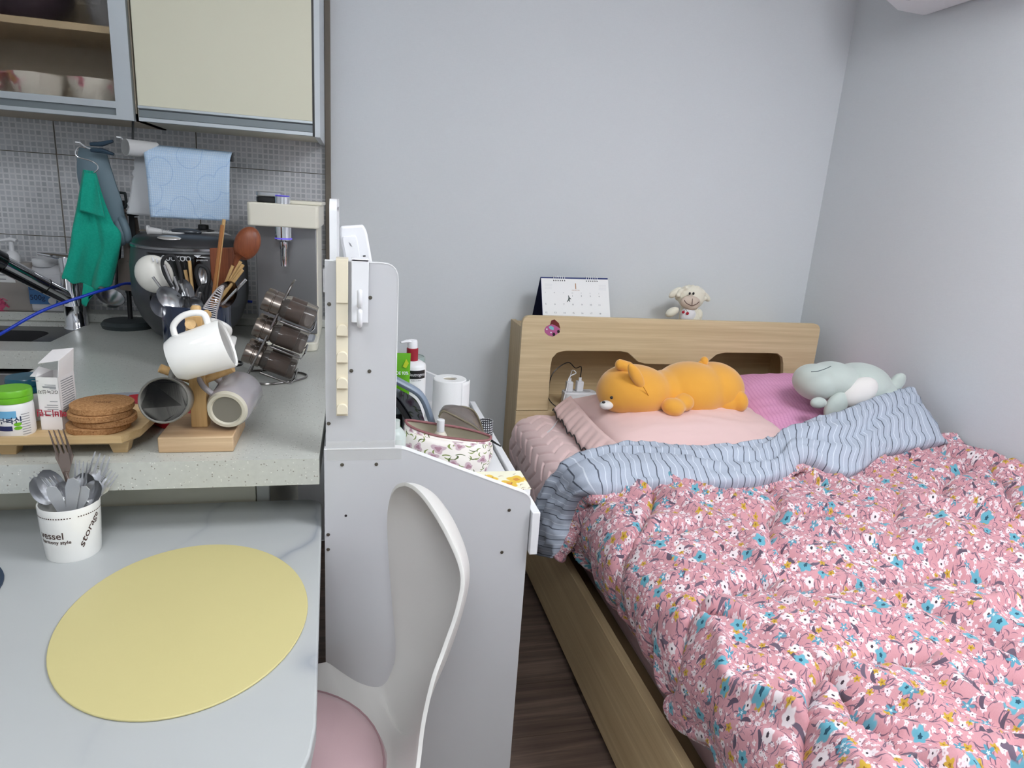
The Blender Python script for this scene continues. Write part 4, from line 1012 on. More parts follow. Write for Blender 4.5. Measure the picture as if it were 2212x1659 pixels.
letters(t, '무록신', .0125, lambda X, Y: Wb(X-.006, hzb*.52+Y), mat('navy_print', (28, 44, 80), .5), bold=.0003)
for dz in (.0, .0065): obj('green_spot', G().grid([[Wb(-.001+.011*(.5+.5*cos(a)), .016+dz+.003*rr*sin(a)) if rr else Wb(.0045, .016+dz) for a in [2*pi*i/16 for i in range(17)]] for rr in (0, 1)]), mat('lime_cap', (112, 186, 40), .35), t, smooth=0)
obj('navy_band', G().grid([[Wb(-.030+.027*i/8, z) for i in range(9)] for z in (.012, .020)]), mat('navy_block', (40, 48, 96), .5), t)
g = G()
for k in range(9): g.grid([[Wb(.010+.013*i/4, hzb*.68-.0042*k+d) for i in range(5)] for d in (0, .0012)])
obj('print_lines', g, PRINTG, t, smooth=0)
hzc = at(55, 842, y=1.27).z-TS
pillbottle('white pill bottle with dark teal cap behind the medicine carton', 66, 905, 1.265, .029, mat('teal_cap', (20, 86, 108), .25), hzc, .026)

# ------------------------------------------------------------------ dining table and what lies on it
TB = .72
t = thing('dining_table', 'dining table with white marbled top pushed under the breakfast bar', 'table', (-.65, .85, 0))
top = rrect(-1.30, -.040, .45, 1.255, .03, 8, rr=(.03, .03, .2, .2))
top = [(x-(.02*max(0, (y-.8)/.45) if x > -.5 else 0), y) for x, y in top]
obj('tabletop', G().prism(top, TB-.022, TB), MARBLE, t, bevel=.003, seg=3)
LEGM = mat('table_leg_white', (224, 226, 228), .4)
for x in (-1.2, -.16):
    for y in (.56, 1.16): obj('leg', G().tube([(x, y, TB-.022), (x, y, 0)], [.022, .016], 16), LEGM, t)
obj('apron', G().box(-1.15, -.2, .6, 1.12, TB-.05, TB-.022), LEGM, t, smooth=0)
# placemats
def placemat(label, c, a, b, rot, m, thick=.003):
    pts = []
    for i in range(72):
        q = 2*pi*i/72; x, y = a*cos(q), b*sin(q); pts.append((c[0]+x*cos(rot)-y*sin(rot), c[1]+x*sin(rot)+y*cos(rot)))
    return tag(obj('placemat', G().prism(pts, TB+.0005, TB+.0005+thick), m, bevel=.001), label, 'placemat')
E1 = [at(*q, z=TB+.003) for q in ((107, 1430), (665, 1275), (300, 1530), (515, 1163), (190, 1280), (640, 1390), (420, 1515), (340, 1190))]
cx_ = sum(p.x for p in E1)/8; cy_ = sum(p.y for p in E1)/8
import itertools
best = None
for a in [.16+.004*i for i in range(16)]:
    for b in [.12+.004*i for i in range(16)]:
        for rt in [.1*i for i in range(32)]:
            e = 0
            for p in E1:
                u, v = p.x-cx_, p.y-cy_; x, y = u*cos(rt)+v*sin(rt), -u*sin(rt)+v*cos(rt); e += (sqrt((x/a)**2+(y/b)**2)-1)**2
            if best is None or e < best[0]: best = (e, a, b, rt)
_, pa, pb, prt = best
placemat('pale yellow oval placemat on the marbled table', (cx_, cy_), pa, pb, prt, mat('yellow_vinyl', (208, 197, 140), .5, vary=.01, bump=.05, bscale=900))
p = at(3, 1272, z=TB)
placemat('dark navy placemat at the left edge of the table', (p.x-.19, p.y-.02), .19, .14, .1, mat('navy_vinyl', (52, 66, 86), .5))
# cutlery cup
cr = .0415; c = at(149, 1217, z=TB); c = Vector((c.x-.006, c.y+cr*.93, TB)); hz = at(145, 1105, y=c.y-cr).z-TB
t = thing('cutlery_cup', 'white ceramic cutlery cup with brown lettering on the table', 'cup', c)
obj('cup', G().lathe([(0, 0), (cr*.90, 0), (cr*.93, .003), (cr, hz*.6), (cr*1.03, hz-.002), (cr*1.015, hz), (cr*.97, hz-.001), (cr*.9, .008), (0, .007)], 48, TR(c.x, c.y, TB)), CERAM, t)
va = math.atan2(-c.y, -c.x)      # direction from the cup to the camera
def Wc(X, Y, off=.0004):
    r = cr*(.935+.1*min(1, Y/hz))+off; a = va+X/cr
    return Vector((c.x+r*cos(a), c.y+r*sin(a), TB+Y))
BR = mat('brown_print', (78, 58, 50), .6)
def arc(body, size, a0, y0, curve=0, bold=.0002):
    letters(t, body, size, lambda X, Y: Wc(a0+X, y0+Y+curve*X*X), BR, bold=bold)
arc('vessel', .0165, -.031, hz*.53, 0); arc('harmony style', .0082, -.026, hz*.41, 0)
def rising(X, Y):
    return Wc(.0255+X*.62-Y*.55, hz*.60+X*.95+Y*.72-8*X*X)
letters(t, 'storage', .0165, rising, BR, bold=.0002)
g = G()
for i in range(38):
    X = -.062+.0036*i
    if abs(X-.004) < .004: continue
    g.grid([[Wc(X+dx, hz*.86+dz) for dx in (-.0010, .0010)] for dz in (-.0009, .0009)])
obj('dotted_line', g, BR, t, smooth=0)
GC = 'cutlery in the white cup'
FLATM = mat('satin_steel', (214, 216, 220), .4, .6)
def cut(kind, label, px, py, L, wd, yo, bx=0, face=(0, -1, .2), mm=STEEL):
    tip = at(px, py, y=c.y+yo); base = Vector((c.x+bx, c.y+yo*.3, TB+.02)); d = tip-base
    if kind == 'fork': g = g_fork(d.length, wd, frame_m(base, d, face), L)
    elif kind == 'spoon': g = g_spoon(d.length, wd, L, frame_m(base, d, face))
    else: g = G().prism([(-.004, 0), (.004, 0), (wd*.35, d.length*.55), (wd*.5, d.length*.85), (wd*.36, d.length-.004), (0, d.length), (-wd*.36, d.length-.004), (-wd*.5, d.length*.85), (-wd*.35, d.length*.55)], -.0008, .0008, frame_m(base, d, face) @ Matrix.Rotation(pi/2, 4, 'X'))
    return tag(obj({'fork': 'fork', 'spoon': 'spoon', 'flat': 'spoon_handle'}[kind] if kind != 'flat' else 'table_knife', g, mm), label, {'fork': 'fork', 'spoon': 'spoon', 'flat': 'knife'}[kind], GC)
cut('fork', 'tallest fork standing upright in the cutlery cup', 120, 928, .044, .026, .012, .01, mm=mat('bronze_steel', (178, 160, 150), .25, 1))
cut('fork', 'large fork leaning right at the back of the cutlery cup', 222, 980, .040, .030, .02, -.01)
cut('fork', 'dark toned fork right of centre in the cutlery cup', 176, 995, .036, .022, .0, -.01)
cut('fork', 'fork leaning far right over the rim of the cutlery cup', 246, 1018, .034, .022, .01, -.022)
cut('fork', 'fork leaning left in front in the cutlery cup', 102, 1030, .034, .022, -.012, .012)
cut('fork', 'fork leaning far left at the back of the cutlery cup', 74, 1024, .032, .022, .006, .018)
cut('spoon', 'steel spoon leaning far left over the cup rim', 72, 1032, .05, .034, -.004, .02, (.5, -1, 0))
cut('spoon', 'steel spoon second from the left in the cutlery cup', 92, 1016, .05, .034, .0, .016, (.2, -1, 0))
cut('spoon', 'small shiny spoon right below the tallest fork', 134, 1040, .035, .028, -.008, .004)
cut('spoon', 'steel spoon behind the flat handles on the right', 188, 1022, .045, .034, .006, -.008)
cut('spoon', 'steel spoon at the right rim of the cutlery cup', 212, 1040, .045, .030, .0, -.015, (-.5, -1, 0))
cut('flat', 'broad flat steel handle, leftmost of the three', 108, 1050, 0, .019, -.027, .010, mm=FLATM)
cut('flat', 'broad flat steel handle, middle of the three', 158, 1032, 0, .020, -.030, -.002, mm=FLATM)
cut('flat', 'broad flat steel handle, rightmost of the three', 186, 1050, 0, .018, -.024, -.010, mm=FLATM)

# ------------------------------------------------------------------ chair tucked in at the table end
t = thing('shell_chair', 'white moulded shell chair with pink seat pad at the table end', 'chair', (-.13, .84, 0))
CH = mat('chair_white', (222, 220, 216), .42, vary=.01)
Lk = [((872, 1046), 1.02), ((856, 1052), 1.035), ((844, 1072), 1.055), ((837, 1115), 1.075), ((840, 1200), 1.08), ((849, 1310), 1.075), ((856, 1390), 1.06), ((852, 1440), 1.045), ((825, 1484), 1.03), ((770, 1475), 1.045), ((705, 1432), 1.06)]
Rk = [((876, 1046), 1.015), ((896, 1056), .995), ((925, 1088), .96), ((968, 1160), .90), ((998, 1238), .86), ((990, 1310), .84), ((960, 1400), .82), ((935, 1470), .80), ((915, 1560), .78), ((905, 1640), .76), ((895, 1720), .73)]
LP = spline([at(a[0], a[1], y=b) for a, b in Lk], 6); RP = spline([at(a[0], a[1], y=b) for a, b in Rk], 6)
# on to the front of the seat
Ls = spline([LP[-1], Vector((-.16, 1.06, .475)), Vector((-.27, 1.03, .465)), Vector((-.34, .97, .445))], 6)[1:]
Rs = spline([RP[-1], Vector((.0, .66, .475)), Vector((-.2, .63, .465)), Vector((-.34, .70, .445))], 6)[1:]
LP += Ls; RP += Rs; rows = []
N = len(LP)
for j in range(N):
    f = j/(N-1); row = []
    for i in range(21):
        u = i/20; p = LP[j].lerp(RP[j], u); bow = 4*u*(1-u)
        if f < .62:
            k = sin(pi*min(1, f/.62)); p += Vector((.06*k, .03*k, -.01*k))*bow
            if f > .40: p.z -= .06*bow*(f-.40)/.22
        else: p.z -= .05*bow
        row.append(p)
    rows.append(row)
o = obj('shell', G().grid(rows), CH, t, solid=.006, smooth=180); b = o.modifiers.new('bevel', 'BEVEL'); b.width = .003; b.segments = 2; b.limit_method = 'ANGLE'; b.angle_limit = radians(50)
pc = Vector((-.135, .835, .455))
pad = obj('seat_pad', G().lathe([(0, -.012), (.17, -.012), (.186, 0), (.189, .012), (.182, .024), (.165, .031), (.08, .036), (0, .036)], 48, TR(pc.x, pc.y, pc.z)), mat('dusty_pink_felt', (206, 174, 178), .9, sheen=.3, bump=.2, bscale=700), t, smooth=60)
obj('pad_seam', G().tube([pc+Vector((.1825*cos(a), .1825*sin(a), .0245)) for a in [2*pi*i/48 for i in range(48)]], .0016, 6, closed=True), mat('pad_seam_pink', (176, 142, 148), .9), pad)
for sx, sy in ((-1, -1), (1, -1), (-1, 1), (1, 1)):
    obj('leg', G().tube([(pc.x+.11*sx, pc.y+.11*sy, .43), (pc.x+.19*sx, pc.y+.18*sy, 0)], [.017, .011], 12), BAMBOO, t)

# ------------------------------------------------------------------ vanity
VY = 1.13; VX1 = .333
t = thing('vanity_desk', 'white melamine vanity desk between the breakfast bar and the bed', 'vanity', (.14, 1.5, 0))
cor = []
pl = [(-.050, 0), (VX1, 0)]
def roundc(a, b, c, r, n=5):
    a, b, c = Vector(a), Vector(b), Vector(c); d1 = (a-b).normalized(); d2 = (c-b).normalized()
    p, q = b+d1*r, b+d2*r; return [tuple((p*(1-s)**2+b*2*s*(1-s)+q*s*s)) for s in [i/n for i in range(n+1)]]
lo = [(-.050, 0), (VX1, 0)]+roundc((VX1, 0), (VX1, .768), (.085, .870), .018)+roundc((VX1, .768), (.085, .870), (-.05, .870), .012)+[(-.050, .870)]
side = obj('side_panel', G().prism(lo, VY, VY+.015, axis='Y'), WHITE, t, smooth=0)
def edge(poly, y0, y1, parent):
    """edge band: a slightly proud strip along the visible outline"""
    g = G()
    for a, b in zip(poly[:-1], poly[1:]):
        a, b = Vector(a), Vector(b); nrm = Vector(((b-a).y, -(b-a).x)).normalized()*.0012
        g.add([(a.x, y0, a.y), (b.x, y0, b.y), (b.x, y1, b.y), (a.x, y1, a.y), (a.x+nrm.x, y0, a.y+nrm.y), (b.x+nrm.x, y0, b.y+nrm.y), (b.x+nrm.x, y1, b.y+nrm.y), (a.x+nrm.x, y1, a.y+nrm.y)],
              [(0, 1, 2, 3), (7, 6, 5, 4), (0, 4, 5, 1), (1, 5, 6, 2), (2, 6, 7, 3), (3, 7, 4, 0)])
    return obj('edge_band', g, WHITEE, parent, smooth=0)
edge(lo[2:], VY-.0006, VY+.0156, side)
far = obj('side_panel', G().prism(lo, 1.885, 1.90, axis='Y'), WHITE, t, smooth=0); edge(lo[2:], 1.8845, 1.9005, far)
up = [(-.047, .8705), (.0715, .8705)]+roundc((.0715, .87), (.0715, 1.197), (-.047, 1.197), .026)+[(-.047, 1.197)]
upn = obj('upper_panel', G().prism(up, VY+.003, VY+.015, axis='Y'), WHITE, t, smooth=0); edge(up[1:], VY+.0024, VY+.0156, upn)
obj('desk_top', G().box(-.045, VX1-.002, VY+.0155, 1.8845, .714, .730), WHITEE, t, bevel=.001)
obj('back_panel', G().box(-.05, -.042, VY+.0155, 1.8845, .1, .86), WHITE, t, smooth=0)
obj('upper_shelf', G().box(-.046, .060, VY+.0155, 1.50, 1.088, 1.100), WHITE, t, smooth=0)
dr = obj('drawer', G().box(VX1+.002, VX1+.018, VY-.012, 1.86, .648, .738), WHITEP, t, bevel=.0015)
obj('drawer_box', G().box(.0, VX1, VY+.02, 1.88, .655, .708), WHITE, dr, smooth=0)
# screws of the near panel
for i, (px, py) in enumerate([(739, 1004), (813, 1003), (709, 1155), (709, 1187), (1100, 1102), (1084, 1193)]):
    p = at(px, py, y=VY); g = G().lathe([(0, .0), (.0034, 0), (.0030, .0012), (0, .0016)], 12, frame_m(p, (0, -1, 0), (0, 0, 1)))
    s = obj('screw', g, SCREWM, side)
    
p = at(747, 1114, y=VY); obj('drill_hole', G().lathe([(0, 0), (.0024, 0), (.0024, .0003), (0, .0003)], 12, frame_m(p, (0, -1, 0), (0, 0, 1))), BLACK, side, smooth=0)
for (px, py) in [(711, 657), (800, 643), (759, 801), (798, 802), (710, 915)]:
    p = at(px, py, y=VY+.003); obj('screw', G().lathe([(0, .0), (.0034, 0), (.0030, .0012), (0, .0016)], 12, frame_m(p, (0, -1, 0), (0, 0, 1))), SCREWM, upn)
# clear tape over the joint
TAPE = NT('clear_tape', .12); TAPE.color(lin((226, 226, 222))); TAPE.b.inputs['Alpha'].default_value = .28
TAPE.bump(TAPE.noise(TAPE.pos(), 60, 3), .4, .002)
rows = [[Vector((-.046+.13*i/20, VY-.0008-(.0022*abs(noise.noise(Vector((i*.6, f*3, 0)))) if f > .5 else 0), .85+.036*f+.006*f*noise.noise(Vector((i*.5, 2, f))))) for i in range(21)] for f in [j/6 for j in range(7)]]
obj('joint_tape', G().grid(rows), TAPE.m, t, label='strip of clear crinkled tape')
# mirror on the vanity: seen nearly edge on, facing the bed
mt = thing('vanity_mirror', 'white framed mirror standing on the vanity, seen edge on', 'mirror', (-.035, 1.28, 1.1005))
g = G(); MZ0, MZ1, MY0, MY1 = 1.1005, 1.295, 1.185, 1.38
ring = rrect(MY0, MY1, MZ0, MZ1, .02); inn = rrect(MY0+.018, MY1-.018, MZ0+.014, MZ1-.014, .012); n = len(ring)
for xx in (-.041, -.029): g.v += [Vector((xx, a, b)) for a, b in ring]+[Vector((xx, a, b)) for a, b in inn]
for i in range(n):
    j = (i+1) % n; g.f += [(i, j, n+j, n+i), (2*n+i, 3*n+i, 3*n+j, 2*n+j), (i, 2*n+i, 2*n+j, j), (n+i, n+j, 3*n+j, 3*n+i)]
obj('frame', g, WHITEP, mt, smooth=30); obj('glass', G().prism(inn, -.036, -.033, axis='X'), mat('mirror_silver', (235, 238, 238), .03, 1, vary=0), mt, smooth=0)
# white clock, back towards us, leaning on the top shelf
q = [at(a, b, y=1.21) for a, b in ((730, 489), (788, 492), (820, 660), (762, 665))]
ct = thing('desk_clock', 'white desk clock leaning behind the vanity panel, back side showing', 'clock', (q[3]+q[2])/2)
o = q[3]; ex = (q[2]-q[3]); ez = (q[0]-q[3]); 
M = Matrix.Identity(4); ex_n = ex.normalized(); ez_n = (ez-ex_n*ez.dot(ex_n)).normalized(); ey = ez_n.cross(ex_n)
sh = ez.dot(ex_n)
W_, H_ = ex.length, ez.dot(ez_n)
def cl(X, Z, d): return o+ex_n*(X*W_+sh*Z)+ez_n*(Z*H_)+ey*d
sq = rrect(0, 1, 0, 1, .15); n = len(sq); g = G()
g.v = [cl(a, b, 0) for a, b in sq]+[cl(a, b, .016) for a, b in sq]; g.f = [tuple(range(n)), tuple(range(n, 2*n))[::-1]]+[(i, n+i, n+(i+1) % n, (i+1) % n) for i in range(n)]
if (cl(.5, .5, .016)-CAM).length < (cl(.5, .5, 0)-CAM).length: FD = .016; SG = 1
else: FD = 0; SG = -1
cb = obj('case', g, WHITEP, ct, bevel=.004, seg=3, smooth=35)
sq2 = rrect(.08, .60, .30, .88, .05); n = len(sq2); g = G()
g.v = [cl(a, b, FD+SG*.0005) for a, b in sq2]+[cl(a, b, FD+SG*.005) for a, b in sq2]; g.f = [tuple(range(n)), tuple(range(n, 2*n))[::-1]]+[(i, n+i, n+(i+1) % n, (i+1) % n) for i in range(n)]
obj('battery_cover', g, WHITEP, cb, bevel=.0015)
for k in range(4):
    z = .62-.035*k; g = G(); g.v = [cl(a, b, FD+SG*.0008) for a, b in ((.70, z), (.80, z), (.80, z+.014), (.70, z+.014))]; g.f = [(0, 1, 2, 3)]
    obj('vent_slot', g, BLACK, cb, smooth=0)
for (a0, b0) in ((.28, .76), (.32, .56)):
    g = G(); g.v = [cl(a, b, FD+SG*.0056) for a, b in ((a0, b0+.05), (a0+.04, b0), (a0+.1, b0-.01), (a0+.06, b0+.03))]; g.f = [(0, 1, 2, 3)]
    obj('slot', g, mat('slot_grey', (150, 150, 156), .6), cb, smooth=0)
# over-the-panel hook strips
t = thing('hook_strip', 'cream over-door hook strip with five hooks on the vanity panel', 'hook strip', at(740, 900, y=VY))
xa, xb = at(726, 700, y=VY-.008).x, at(752, 700, y=VY-.008).x; zt, zb = 1.203, at(740, 898, y=VY-.006).z
CRM = mat('cream_plastic', (238, 228, 204), .4, vary=.01)
g = G(); g.box(xa, xb, VY-.0075, VY-.0045, zb, zt); g.box(xa, xb, VY-.0075, VY+.022, zt-.003, zt); g.box(xa, xb, VY+.019, VY+.022, zt-.03, zt)
obj('strip', g, CRM, t, bevel=.0006)
obj('top_cover', G().box(xa, xb, VY-.0105, VY-.0076, at(740, 655, y=VY-.01).z, zt), CRM, t, bevel=.0008)
for py in (712, 770, 826, 882, 655):
    z = at(740, py, y=VY-.008).z; w2 = (xb-xa)*.48; xm = (xa+xb)/2; g = G()
    poly = [(xm+w2*cos(a), z+w2*1.0*sin(a)) for a in [pi*i/10 for i in range(11)]]+[(xm-w2, z-.010), (xm+w2, z-.010)]
    g.prism(poly, VY-.0135, VY-.0076, axis='Y'); 
    if py != 655: obj('hook', g, CRM, t, bevel=.0012)
t = thing('hook_strip', 'white over-door hook bracket with two hooks on the vanity panel', 'hook strip', at(778, 695, y=VY))
xa, xb = at(759, 640, y=VY-.01).x, at(796, 640, y=VY-.01).x; zb = at(775, 697, y=VY-.008).z
g = G(); g.box(xa, xb, VY-.009, VY-.005, zb, zt); g.box(xa, xb, VY-.009, VY+.024, zt-.004, zt+.001); g.box(xa, xb, VY+.020, VY+.024, zt-.03, zt)
obj('strip', g, WHITEP, t, bevel=.001)
for py in (640, 682):
    p = at(777, py, y=VY-.010); g = G().tube(spline([p+Vector((0, 0, -.014)), p+Vector((0, -.006, -.015)), p+Vector((0, -.011, -.008)), p+Vector((0, -.012, .006)), p+Vector((0, -.010, .010))], 4), .0045, 10)
    obj('hook', g, WHITEP, t)

# ------------------------------------------------------------------ things on the vanity
VZ = .7305
# pump bottle with red collar
p = at(893, 810, y=1.62); bx, by = p.x, 1.62
t = thing('lotion_bottle', 'white lotion pump bottle with red collar on the vanity', 'bottle', (bx, by, VZ))
rb = (at(920, 820, y=by).x-at(866, 820, y=by).x)/2; zs = at(893, 783, y=by).z; zc = at(893, 779, y=by).z; zr = at(890, 752, y=by).z; zp = at(890, 738, y=by).z
BT = mat('bottle_white', (242, 242, 243), .3)
obj('body', G().lathe([(0, 0), (rb*.95, 0), (rb, .006), (rb, zs-VZ-.008), (rb*.93, zs-VZ-.002), (rb*.55, zs-VZ+.006), (0, zs-VZ+.006)], 40, TR(bx, by, VZ)), BT, t)
rc = rb*.46
cx_ = at(888, 765, y=by).x
obj('collar', G().lathe([(rc, 0), (rc, zr-zc), (rc*.9, zr-zc+.001), (0, zr-zc+.001)], 28, TR(bx-.004, by, zc)), mat('collar_red', (158, 30, 48), .4), t)
hp = obj('pump_head', G().lathe([(rc*.85, 0), (rc*.85, zp-zr), (rc*.7, zp-zr+.004), (0, zp-zr+.004)], 24, TR(bx-.004, by, zr+.001)), WHITEP, t)
obj('spout', G().tube([(bx-.0, by, zp+.0), (bx-.018, by-.006, zp+.002), (bx-.034, by-.012, zp)], [rc*.7, .007, .0035], 12, flat=.6, up=(0, 0, 1)), WHITEP, hp)
def Wn(X, Y, off=.0004):
    a = math.atan2(-by, -bx)+.12+X/rb; return Vector((bx+(rb+off)*cos(a), by+(rb+off)*sin(a), VZ+Y))
zl0, zl1 = at(893, 819, y=by-rb).z-VZ, at(893, 801, y=by-rb).z-VZ
lb = obj('black_label', G().grid([[Wn(-.018+.048*i/16, z, .0003) for i in range(17)] for z in (zl0, zl1)]), BLACK, t)
letters(lb, 'Neutrogena', .0115, lambda X, Y: Wn(X*.8+.005, (zl0+zl1)/2+Y, .0008), WHITEP)
letters(lb, 'body emulsion', .0042, lambda X, Y: Wn(X+.004, zl0-.004+Y, .0006), PRINT)
# green gel tube in front of it
yy = 1.5
pts = [at(q[0], q[1], y=yy) for q in ((845, 766), (883, 763), (884, 770), (874, 860), (840, 860))]
t = thing('gel_tube', 'green aloe gel tube standing behind the vanity panel', 'tube', ((pts[0].x+pts[1].x)/2, yy, VZ))
xc = (pts[0].x+pts[1].x)/2; zt_ = pts[1].z
rows = []
for j in range(13):
    f = j/12; z = VZ+.03+(zt_-VZ-.03)*f; wx = .0215+.003*f; wy = .018*(1-f)**.8+.0012
    rows.append([Vector((xc+wx*cos(a), yy+wy*sin(a), z)) for a in [2*pi*i/24 for i in range(24)]])
GT = mat('gel_green', (112, 196, 30), .25, trans=.15)
obj('tube', G().grid(rows, wrap=True), GT, t); obj('cap', G().lathe([(0, 0), (.0195, 0), (.021, .003), (.021, .030), (.016, .031), (0, .031)], 28, TR(xc, yy, VZ)), mat('gel_cap', (96, 168, 40), .4), t)
zz = at(868, 806, y=yy-.012).z
letters(t, 'ALOE 93%', .0105, lambda X, Y: Vector((xc-.0005+X*.85, yy-.0135-.0*X, zz+Y)), WHITEP, bold=.0002)
obj('leaf_print', G().prism([(xc+.006, zt_-.03), (xc+.014, zt_-.012), (xc+.02, zt_-.022), (xc+.014, zt_-.034)], yy-.0075, yy-.0070, axis='Y'), mat('leaf_yellow', (196, 214, 40), .4), t, smooth=0)
# mint grey canister behind
p = at(886, 790, y=1.78)
t = thing('canister', 'mint grey round canister behind the lotion bottle', 'canister', (p.x, 1.78, VZ)); zt_ = at(886, 768, y=1.78).z
cr_ = (at(919, 780, y=1.78).x-at(855, 780, y=1.78).x)/2
MG = mat('mint_grey', (160, 176, 172), .35)
obj('body', G().lathe([(0, 0), (cr_, 0), (cr_, zt_-VZ-.018), (cr_*.97, zt_-VZ-.016), (0, zt_-VZ-.016)], 36, TR(p.x, 1.78, VZ)), MG, t)
obj('lid', G().lathe([(cr_*.99, 0), (cr_, .002), (cr_, .010), (cr_*.93, .014), (cr_*.9, .012), (0, .012)], 36, TR(p.x, 1.78, zt_-.0155)), MG, t)
# black and white bottle low behind the panel
p = at(864, 930, y=1.32)
t = thing('toner_bottle', 'black and white bottle half hidden by the vanity panel', 'bottle', (p.x-.01, 1.32, VZ))
obj('body', G().lathe([(0, 0), (.024, 0), (.025, .003), (.025, .05), (0, .05)], 28, TR(p.x-.012, 1.32, VZ)), BLACK, t); obj('upper', G().lathe([(.0248, .0505), (.0248, .10), (.016, .112), (.012, .114), (.012, .13), (0, .13)], 28, TR(p.x-.012, 1.32, VZ)), mat('pale_green_white', (220, 230, 226), .3), t)
letters(t, 'toner', .007, lambda X, Y: Vector((p.x-.012+X, 1.2945, VZ+.03+Y)), WHITEP)
# hand mirror with blue grey frame, leaning
yy = 1.42
q = [(842, 815), (868, 828), (903, 850), (915, 868), (932, 905), (900, 940), (860, 900)]
t = thing('hand_mirror', 'folding table mirror in a blue grey frame leaning on the vanity', 'mirror', at(900, 930, y=yy))
pa_ = spline([at(a, b, y=1.45-.0*(i)) for i, (a, b) in enumerate([(820, 808), (845, 816), (872, 830), (900, 846), (914, 862), (924, 885), (940, 935)])], 6)
obj('frame', G().tube(pa_, .0085, 10, flat=1.5, up=(0, 1, 0)), mat('blue_grey_plastic', (136, 150, 168), .35), t)
pb_ = spline([at(a, b, y=1.452) for a, b in [(818, 822), (842, 832), (868, 844), (892, 858), (904, 872), (912, 892), (924, 930)]], 6)
pcn = spline([at(a, b, y=1.456) for a, b in [(830, 880), (845, 890), (856, 905), (868, 925), (876, 938), (884, 945), (890, 950)]], 6)
obj('glass', G().grid([[pb_[j].lerp(pcn[j], i/6) for i in range(7)] for j in range(len(pb_))]), mat('dark_mirror', (150, 155, 165), .06, 1, vary=0), t)
obj('stand', G().tube(spline([at(a, b, y=1.44) for a, b in [(838, 850), (858, 872), (880, 905), (892, 935)]], 5), .006, 8), BLACK, t)
# toilet roll
yy = 1.72; p = at(970, 860, y=yy); rr_ = (at(1005, 850, y=yy).x-at(934, 850, y=yy).x)/2; zt_ = at(970, 817, y=yy).z
t = thing('toilet_roll', 'white toilet paper roll standing on the vanity by the wall', 'toilet roll', (p.x, yy, VZ))
TPM = mat('tissue', (244, 244, 244), .95, bump=.35, bscale=260, vary=.01)
obj('roll', G().lathe([(.018, 0), (rr_-.001, 0), (rr_, .002), (rr_, zt_-VZ-.002), (rr_-.002, zt_-VZ), (.019, zt_-VZ), (.018, zt_-VZ-.002), (.018, 0)], 48, TR(p.x, yy, VZ)), TPM, t)
obj('core', G().lathe([(.0165, .001), (.0178, .001), (.0178, zt_-VZ-.003), (.0165, zt_-VZ-.003), (.0165, .001)], 28, TR(p.x, yy, VZ)), mat('card_core2', (214, 206, 190), .9), t)
rows = [[Vector((p.x+rr_*cos(-.9+1.2*u)+.012*u*u, yy+rr_*sin(-.9+1.2*u)-.0015-.012*u*u, VZ+(zt_-VZ-.004)*f+.002*noise.noise(Vector((u*6, f*9, 0))))) for u in [i/10 for i in range(11)]] for f in [j/10 for j in range(11)]]
obj('loose_sheet', G().grid(rows), TPM, t, solid=.0008)
# tulip pouch, open, with a small bottle in it
PYc = 1.335; xl, xr = at(877, 930, y=1.30).x, at(1068, 960, y=1.30).x; xm = (xl+xr)/2; hw = (xr-xl)/2
t = thing('cosmetic_pouch', 'open tulip print cosmetic pouch with pink zipper on the vanity', 'pouch', (xm, PYc, VZ))
zl, zr_ = at(880, 915, y=1.32).z, at(1062, 950, y=1.32).z
def prow(f, inner=0):
    row = []
    for i in range(48):
        a = 2*pi*i/48; cx2 = cos(a); k = 1-.10*(1-f)**2-inner
        top = zl+(zr_-zl)*(cx2+1)/2
        z = VZ+.001+(top-VZ)*f-(.012 if f > .9 and sin(a) < -.2 else 0)*abs(sin(a))
        bul = 1+.06*sin(pi*f)*(1+.5*noise.noise(Vector((cx2*3, sin(a)*3, f*4))))+.015*sin(a*9+f*4)*f*(1-f)*4
        row.append(Vector((xm+hw*k*bul*(abs(cx2)**.85)*(1 if cx2 >= 0 else -1), PYc+(.045-.022*f**3)*k*bul*sin(a), z)))
    return row
fs = [0, .06, .15, .3, .45, .6, .75, .85, .93, 1]
uvs = [[(i/48*.62, f*.16) for i in range(48)] for f in fs]
obj('bag', G().grid([prow(f) for f in fs], uvs, wrap=True), POUCH, t, smooth=180)
obj('bag_bottom', G().add(prow(0), [tuple(range(48))[::-1]]), POUCH, t, smooth=0)
obj('lining', G().grid([prow(f, .03) for f in fs[::-1]], wrap=True), mat('cream_lining', (226, 218, 196), .9), t, smooth=180)
obj('zipper', G().tube(prow(1, .01), .0028, 8, closed=True), mat('mauve_zip', (150, 98, 100), .6), t)
obj('zip_pull', G().tube([Vector((xr-.004, PYc-.02, zr_)), Vector((xr+.006, PYc-.03, zr_-.004)), at(1082, 964, y=1.30)], [.003, .002, .0016], 8), BLACK, t)
# the open lid of a second, clear pouch
yy = 1.46
t = thing('clear_pouch', 'small clear pouch with brown trim open behind the tulip pouch', 'pouch', at(1005, 930, y=yy))
arc_ = spline([at(a, b, y=yy) for a, b in ((958, 893), (970, 882), (995, 878), (1020, 885), (1034, 905), (1044, 935))], 6)
arc2 = spline([at(a, b, y=yy-.06) for a, b in ((948, 900), (957, 888), (975, 895), (1000, 908), (1022, 920), (1044, 938))], 6)
OLV = mat('olive_trim', (122, 114, 92), .5)
obj('lid_trim', G().tube(arc_, .0022, 8), OLV, t); obj('mouth_trim', G().tube(arc2, .0022, 8), OLV, t)
obj('lid', G().grid([[arc_[j].lerp(arc2[j], i/6)+Vector((0, .02*sin(pi*i/6), .004*sin(pi*i/6))) for i in range(7)] for j in range(len(arc_))]), mat('brown_film', (110, 98, 90), .2, alpha=.75), t, solid=.001)
